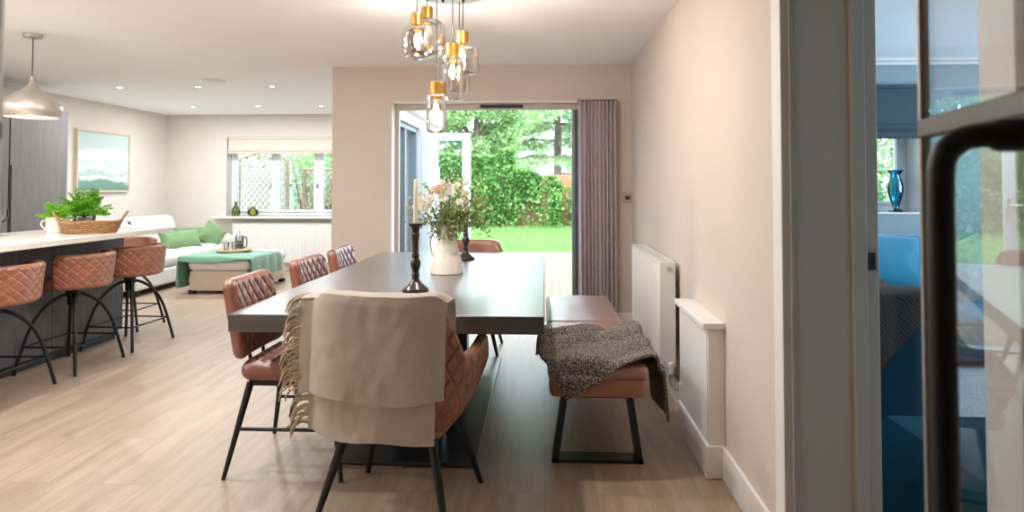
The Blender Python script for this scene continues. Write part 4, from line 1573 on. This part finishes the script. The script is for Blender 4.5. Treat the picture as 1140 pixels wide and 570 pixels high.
# ------------------------------------------------------------------ the blue snug
bs = thing('blue_sofa', 'blue velvet sofa under the window of the snug', 'sofa', (2.85, 5.45, 0))
MB().box(-1.65, 1.65, -.50, .48, .06, .30).build('base', M['teal'], bs, bevel=.02, seg=3)
for x in (-1.02, 0, 1.02):
    cush(bs, 'seat_cushion', (x, -.06, .395), 1.01, .86, .20, M['blue'])
for x in (-1.02, 0, 1.02):
    MB().pad(1.0, .44, .22, .10, .10, 22, 20, puff=.03, Mx=RT((x, .30, .68), PI / 2 - .2)).build('back_cushion', M['blue'], bs)
for s in (-1, 1):
    MB().box(s * 1.65 - .08, s * 1.65 + .08, -.50, .50, .06, .62).build('arm', M['blue'], bs, bevel=.05, seg=4)
for sx in (-1.5, 1.5):
    for sy in (-.42, .42):
        MB().box(sx - .03, sx + .03, sy - .03, sy + .03, .0, .06).build('foot', M['black'], bs)
pillow('cushion', 'large bright blue velvet cushion on the blue sofa under the window', (2.50, 5.26, .725), .64, .46, .24, M['blue'], math.radians(62), math.radians(8), 0)
pillow('cushion', 'silver sequinned cushion on the blue sofa behind the glass door', (3.10, 5.10, .70), .46, .46, .20, M['silver'], math.radians(60), math.radians(-24), -.2)
pillow('cushion', 'small maroon cushion peeping past the door frame in the snug', (2.32, 4.90, .555), .20, .18, .10, plain('maroon velvet', '#5a2026', .8, var=.15), math.radians(50), 0, .3)
ac = thing('snug_armchair', 'deep teal chair seen from behind in the snug, half under a throw', 'chair', (1.415, 3.62, 0))
ac.scale = (.80, 1, 1)
MB().box(-.36, .40, -.42, .42, .05, .40).build('base', M['teal'], ac, bevel=.03, seg=3)
MB().pad(.80, .74, .18, .06, .08, 20, 20, Mx=RT((.02, -.34, .42), PI / 2)).build('backrest', M['teal'], ac)
for s in (-1, 1):
    MB().pad(.80, .52, .14, .05, .06, 16, 16, Mx=RT((.02 + s * .36, .06, .31), PI / 2, 0, PI / 2)).build('arm', M['teal'], ac)
cush(ac, 'seat_cushion', (.02, .08, .46), .56, .66, .12, M['teal'])
gth = thing('grey_throw', 'dark grey banded throw hanging over the back of the teal chair', 'throw', (0, 0, 0))


def gtf(u, v):
    # over the chair back: falls in front (v>.5) with a slanting hem
    x = 1.13 + .62 * u
    front = .10 + max(0, 1.712 - x) * 1.15
    d = v * (.22 + .20 + front)
    yb, yf, top = 3.39, 3.17, .802
    if d < .22:
        y, z = yb, top - (.22 - d)
    elif d < .42:
        k = (d - .22) / .20
        y, z = yb + (yf - yb) * k, top + .012 * math.sin(PI * k)
    else:
        y, z = yf - .008 * abs(math.sin(u * 13)), top - (d - .42)
    return (x, y, z + .006 * nz(u * 6, v * 6))


MB().sheet(gtf, 40, 50, .008).build('cloth', M['greythrow'], gth)
pf = thing('pouf', 'square deep teal velvet pouf just inside the snug doorway', 'pouf', (1.57, 2.36, .012))
MB().pad(.66, .70, .41, .06, .05, 24, 24, Mx=RT((0, 0, .205)), puff=.0).build('cover', plain('teal velvet pouf', '#074459', .85, var=.08, spec=.15), pf)
MB().tube([(-.325, -.30, .20), (-.325, .30, .20), ], .004, 6).build('piping', M['teal'], pf)
vs_ = thing('blue_vase', 'tall blue glass vase on the snug window sill', 'vase', (3.085, 6.16, NZ0 + .012))
vp = [(0, 0), (.055, 0), (.058, .008), (.03, .03), (.026, .05), (.045, .10), (.062, .17), (.066, .22), (.050, .28), (.036, .32), (.040, .335), (.066, .362), (.067, .368)]
MB().lathe(vp + [(max(r - .006, 0), z + .001) for r, z in vp[::-1][:-3]], 36).build('glass', M['blueglass'], vs_)

# ------------------------------------------------------------------ garden
struct(MB().box(-1.65, 9, 6.44, 14.0, -.12, -.05).build('deck', M['deck'], smooth=False))
struct(MB().box(-1.65, 9, 14.0, 14.03, -.16, -.052).build('trim_7', M['deck'], smooth=False))


def lawn_z(x, y):
    return -.14 + .02 * nz(x * .3, y * .3)


struct(MB().sheet(lambda u, v: (-16 + 30 * u, 10.6 + 17 * v, lawn_z(-16 + 30 * u, 10.6 + 17 * v) - .01), 30, 20, .02).build('lawn', M['lawn']))
n = 26000
gx = rng.uniform(-4.2, 3.2, n)
gy = 14.05 + 9.2 * rng.uniform(0, 1, n) ** 1.15
h = rng.uniform(.05, .11, n)
a = rng.uniform(0, 2 * PI, n)
ln = rng.normal(0, .03, (n, 2))
wd = .008
V = np.zeros((n, 3, 3))
V[:, 0] = np.stack([gx - wd * np.cos(a), gy - wd * np.sin(a), np.full(n, -.145)], 1)
V[:, 1] = np.stack([gx + wd * np.cos(a), gy + wd * np.sin(a), np.full(n, -.145)], 1)
V[:, 2] = np.stack([gx + ln[:, 0], gy + ln[:, 1], -.14 + h], 1)
gm = bpy.data.meshes.new('grass')
gm.from_pydata(V.reshape(-1, 3).tolist(), [], np.arange(3 * n).reshape(-1, 3).tolist())
gm.materials.append(M['grass'])
go = bpy.data.objects.new('grass', gm)
COL.objects.link(go)
tag(go, 'bright green mown lawn grass beyond the deck', 'grass', kind='stuff')

fn_ = thing('garden_fence', 'brown board fence along the back of the garden behind the ivy', 'fence', (0, 24.0, -.14))
fb = MB()
for i in range(92):
    x = -12 + i * .20
    fb.box(x, x + .199, -.01 + .006 * (i % 2), .012 + .006 * (i % 2), .05, 1.85 + .01 * nz(i, 2))
fb.build('boards', M['fencewood'], fn_, smooth=False)
for i in range(8):
    MB().box(-12 + i * 2.6, -11.9 + i * 2.6, .03, .13, 0, 1.9).build('post', M['fencewood'], fn_, smooth=False)

# ivy covering the fence
N = 21000
x = rng.uniform(-5.5, 2.4, N)
zt = np.array([1.9 + .75 * nz(q * .55, 8.3) + .35 * nz(q * 1.9, 1.1) + (.55 if q < -1.0 else .0) for q in x])
hole = np.array([nz(q * .8, 3.7) for q in x])
z = zt * rng.uniform(0, 1, N) ** .72
keep = ~((np.abs(x - (-.55)) < .40) & (z < .9) & (rng.uniform(0, 1, N) < .8)) & ~((np.abs(x - .03) < .13) & (z < 1.75) & (rng.uniform(0, 1, N) < .85)) & ~((np.abs(x - .78) < .20) & (z < 2.0) & (rng.uniform(0, 1, N) < .9))
bul = np.array([.28 + .28 * nz(p * .9, q * 1.1, 4) for p, q in zip(x, z)])
y = 23.9 - bul - rng.uniform(0, .28, N)
iv = np.stack([x, y, z - .14], 1)[keep]
io = leaf_mesh('ivy', M['ivy'], iv, .125, aspect=.85, updir=(0, -.8, 0), droop=.5)
tag(io, 'bright green ivy climbing all over the garden fence', 'ivy')


def blob_points(blobs, n):
    out = []
    vol = np.array([b[3] * b[4] * b[5] for b in blobs]) ** .8
    vol = vol / vol.sum()
    for b, k in zip(blobs, (vol * n).astype(int)):
        d = rng.normal(size=(k, 3))
        d /= np.linalg.norm(d, axis=1, keepdims=True)
        r = rng.uniform(.35, 1, k)[:, None] ** .5
        out.append(np.array(b[:3]) + d * r * np.array(b[3:6]))
    return np.vstack(out)


def tree(kind, label, loc, h, crown_r, n, leaf, mat, seed, drop=0., layers=False, base=.25):
    r_ = random.Random(seed)
    t = thing(kind, label, 'tree', loc, 0, 'trees beyond the garden fence')
    tk = MB()
    tk.tube([(0, 0, 0), (.05, 0, h * .3), (-.04, .03, h * .65), (0, 0, h * .95)], [.24, .19, .11, .03], 10)
    blobs = []
    if layers:
        nl = 13
        for i in range(nl):
            zz = h * (base + (.97 - base) * i / (nl - 1))
            rr = crown_r * (1 - .80 * (i / (nl - 1)) ** 1.2)
            for k in range(6):
                a_ = r_.uniform(0, 2 * PI)
                l_ = rr * r_.uniform(.6, 1.05)
                e = Vector((math.cos(a_) * l_, math.sin(a_) * l_, zz - .16 * l_ + .2 * r_.uniform(-1, 1)))
                tk.tube([(0, 0, zz), (e.x * .5, e.y * .5, zz + .02), tuple(e)], [.06, .04, .015], 6)
                for s in (.35, .6, .8, 1.0):
                    p = Vector((e.x * s, e.y * s, zz - .16 * l_ * s * s))
                    blobs.append((p.x, p.y, p.z - .12, .42 * crown_r / 3, .42 * crown_r / 3, .20 * crown_r / 3))
    else:
        for i in range(34):
            a_, zz = r_.uniform(0, 2 * PI), r_.uniform(base, .95)
            rr = crown_r * math.sin(PI * (.12 + .8 * (zz - base) / (1 - base))) ** .7 * r_.uniform(.35, .95)
            p = Vector((math.cos(a_) * rr, math.sin(a_) * rr, zz * h))
            if i % 3 == 0:
                tk.tube([(0, 0, p.z * .7), tuple(p * .6 + Vector((0, 0, p.z * .32))), tuple(p)], [.07, .05, .02], 6)
            s = crown_r * r_.uniform(.24, .4)
            blobs.append((p.x, p.y, p.z, s, s, s * .75))
    tk.build('trunk', M['bark'], t)
    leaf_mesh('crown', mat, blob_points(blobs, n), leaf, t, .34 if layers else .6, droop=drop, updir=(0, 0, .1) if not layers else None)
    return t


tree('conifer_tree', 'tall conifer with drooping layered branches directly behind the ivy', (.6, 32.5, -.15), 12, 4.0, 46000, .22, M['conifer'], 4, .5, True, .17)
tree('conifer_tree', 'pale conifer at the left of the tall one, beyond the ivy', (-6.2, 33, -.15), 11.5, 3.2, 22000, .22, M['conifer'], 9, .5, True, .15)
tree('broadleaf_tree', 'bushy broadleaf tree behind the fence between the two conifers', (-2.7, 27.3, -.15), 6.5, 2.1, 15000, .17, M['broad'], 12, .2, False, .22)
tree('broadleaf_tree', 'broadleaf tree behind the fence at the right of the garden', (4.7, 28, -.15), 7.5, 2.4, 15000, .18, M['broad'], 15, .2, False, .2)
tree('broadleaf_tree', 'broadleaf tree at the far left, seen through the open glass door leaf', (-7.8, 27, -.15), 7, 2.8, 14000, .2, M['broad'], 18, .2, False, .2)


def shrub(name, label, loc, sx, sy, h, n, leaf, mat, seed):
    r_ = random.Random(seed)
    t = thing(name, label, 'shrub', loc)
    st = MB()
    bl = []
    for i in range(14):
        p = (r_.uniform(-.8, .8) * sx, r_.uniform(-.7, .7) * sy, h * r_.uniform(.2, .85))
        st.tube([(p[0] * .2, p[1] * .2, 0), (p[0] * .6, p[1] * .6, p[2] * .6), p], [.02, .014, .006], 6)
        bl.append((*p, sx * .42, sy * .5, h * .24))
    st.build('stems', M['bark'], t)
    leaf_mesh('foliage', mat, blob_points(bl, n), leaf, t, .6)
    return t


# outside the living area window: lattice panels with greenery behind
struct(MB().box(-16, -1.65, 10.5, 10.6, -.16, -.1).build('trim_8', M['render'], smooth=False))


def trellis(label, x0, x1, y, z0, z1, arch=0.):
    t = thing('trellis_panel', label, 'trellis', ((x0 + x1) / 2, y, 0), 0, 'lattice panels outside the window')
    w_ = (x1 - x0) / 2
    top = lambda x: z1 + arch * (1 - (x / w_) ** 2)
    fr = MB()
    fr.box(-w_, -w_ + .05, -.02, .02, -.12, z1).box(w_ - .05, w_, -.02, .02, -.12, z1).box(-w_, w_, -.02, .02, z0, z0 + .05)
    fr.tube([(-w_ + (2 * w_) * k / 16, 0, top(-w_ + 2 * w_ * k / 16)) for k in range(17)], .022, 6)
    fr.build('frame', M['trellis'], t, smooth=False)
    la = MB()
    stp = .125
    for sgn in (1, -1):
        k = -int((z1 - z0 + arch + 2 * w_) / stp) - 2
        while k * stp < (z1 - z0 + arch + 2 * w_):
            c = k * stp
            pts = []
            for i in range(41):
                x = -w_ + 2 * w_ * i / 40
                zz = z0 + sgn * (x * 1.25) + c
                if z0 < zz < top(x):
                    pts.append((x, sgn * .006, zz))
            if len(pts) > 1:
                d = Vector(pts[-1]) - Vector(pts[0])
                if d.length > .05:
                    la.tube([pts[0], pts[-1]], .013, 4, flat=.6)
            k += 1
    la.build('lattice', M['trellis'], t, smooth=False)
    return t


trellis('arched lattice panel seen through the left pane of the living area window', -5.25, -4.35, 11.45, .5, 1.72, .14)
trellis('lattice panel seen through the middle pane of the living area window', -4.15, -3.35, 11.55, .5, 1.58, .0)
trellis('lattice panel at the right edge of the living area window', -3.25, -2.4, 11.5, .5, 1.62, .10)
struct(MB().box(-9, -1.9, 12.2, 12.35, -.16, 1.62).build('wall_garden', plain('grey garden wall render', '#b0b2b0', .9, var=.06), smooth=False))
shrub('hedge', 'light green hedge above the white garden wall outside the living area window', (-4.3, 13.2, -.14), 2.6, .6, 2.3, 6500, .10, M['broad'], 3)
shrub('climbing_shrub', 'loose green climber above the lattice outside the middle window pane', (-4.05, 11.86, -.14), .55, .12, 2.35, 1200, .08, M['broad'], 5)
shrub('shrub', 'dense green shrub outside the snug window', (3.9, 8.6, -.05), 1.6, .7, 2.6, 9000, .10, M['broad'], 8)

# ------------------------------------------------------------------ light
W = bpy.data.worlds.new('sky')
SC.world = W
W.use_nodes = True
nt = W.node_tree
nt.nodes.clear()
tc = nt.nodes.new('ShaderNodeTexCoord')
mp = nt.nodes.new('ShaderNodeMapping')
mp.inputs['Scale'].default_value = (1, 1, 2.5)
nn = nt.nodes.new('ShaderNodeTexNoise')
nn.inputs['Scale'].default_value = 2.2
nn.inputs['Detail'].default_value = 6
rp = nt.nodes.new('ShaderNodeValToRGB')
rp.color_ramp.elements[0].position = .42
rp.color_ramp.elements[0].color = (.55, .77, 1.0, 1)
rp.color_ramp.elements[1].position = .58
rp.color_ramp.elements[1].color = (.86, .94, 1.0, 1)
bg = nt.nodes.new('ShaderNodeBackground')
bg.inputs['Strength'].default_value = 4.6
wo = nt.nodes.new('ShaderNodeOutputWorld')
nt.links.new(tc.outputs['Generated'], mp.inputs['Vector'])
nt.links.new(mp.outputs[0], nn.inputs['Vector'])
nt.links.new(nn.outputs['Fac'], rp.inputs['Fac'])
nt.links.new(rp.outputs[0], bg.inputs['Color'])
nt.links.new(bg.outputs[0], wo.inputs['Surface'])


def light(name, kind, loc, energy, col, rot=(0, 0, 0), **kw):
    l = bpy.data.lights.new(name, kind)
    l.energy = energy
    l.color = col
    for k, v_ in kw.items():
        setattr(l, k, v_)
    o = bpy.data.objects.new(name, l)
    o.location = loc
    o.rotation_euler = rot
    COL.objects.link(o)
    return o


sun = light('sun', 'SUN', (0, 0, 20), 2.6, (1, .98, .94), angle=math.radians(12))
sun.rotation_euler = Vector((.35, .25, -.90)).to_track_quat('-Z', 'Y').to_euler()
# sky portals in the openings (they only guide sampling)
for nm, loc, rot, sx, sy in (('portal_garden', (-.55, 6.45, 1.02), (-PI / 2, 0, 0), 1.75, 2.05), ('portal_kitchen', (-4.9, .74, 1.6), (PI / 2, 0, 0), 1.2, 1.3),
                             ('portal_living', (-3.72, 10.6, 1.44), (-PI / 2, 0, 0), 2.34, 1.21), ('portal_side', (-1.63, 8.0, 1.03), (0, PI / 2, 0), 2.06, 2.1), ('portal_snug', (2.58, 6.38, 1.58), (-PI / 2, 0, 0), 1.36, 1.07), ('portal_snug_side', (4.78, 3.9, 1.5), (0, PI / 2, 0), 1.4, 3.4)):
    p = light(nm, 'AREA', loc, 1, (1, 1, 1), rot, shape='RECTANGLE', size=sx, size_y=sy)
    p.data.cycles.is_portal = True
WARM, NEUT = (1, .96, .92), (1, .985, .965)
for i, (x, y, lb) in enumerate(DL):
    light('downlight_and_fill', 'AREA', (x, y, CH - .012), 12, (.95, .98, 1), shape='DISK', size=.06)
# added fill lamps under the kitchen and dining ceiling, unseen above the frame
for x in (-4.9, -3.3, -1.9):
    for y in (2.5, 3.6):
        light('downlight_and_fill', 'AREA', (x, y, CH - .012), 12.5, NEUT, shape='DISK', size=.09)
for y in (3.3,):
    light('downlight_and_fill', 'AREA', (-.35, y, CH - .012), 10, WARM, shape='DISK', size=.09)
for x, y, z in BULBS:
    light('bulb_lamp', 'POINT', (x, y, z), 10, (1, .95, .89), shadow_soft_size=.02)
light('island_lamp', 'POINT', (-3.735, 4.794, 1.775), 5, (1, .85, .66), shadow_soft_size=.03)

cy = SC.cycles
cy.transparent_max_bounces = 32
cy.max_bounces = 10
cy.diffuse_bounces = 6
cy.caustics_reflective = False
cy.caustics_refractive = False
cy.sample_clamp_indirect = 6
cy.use_denoising = True
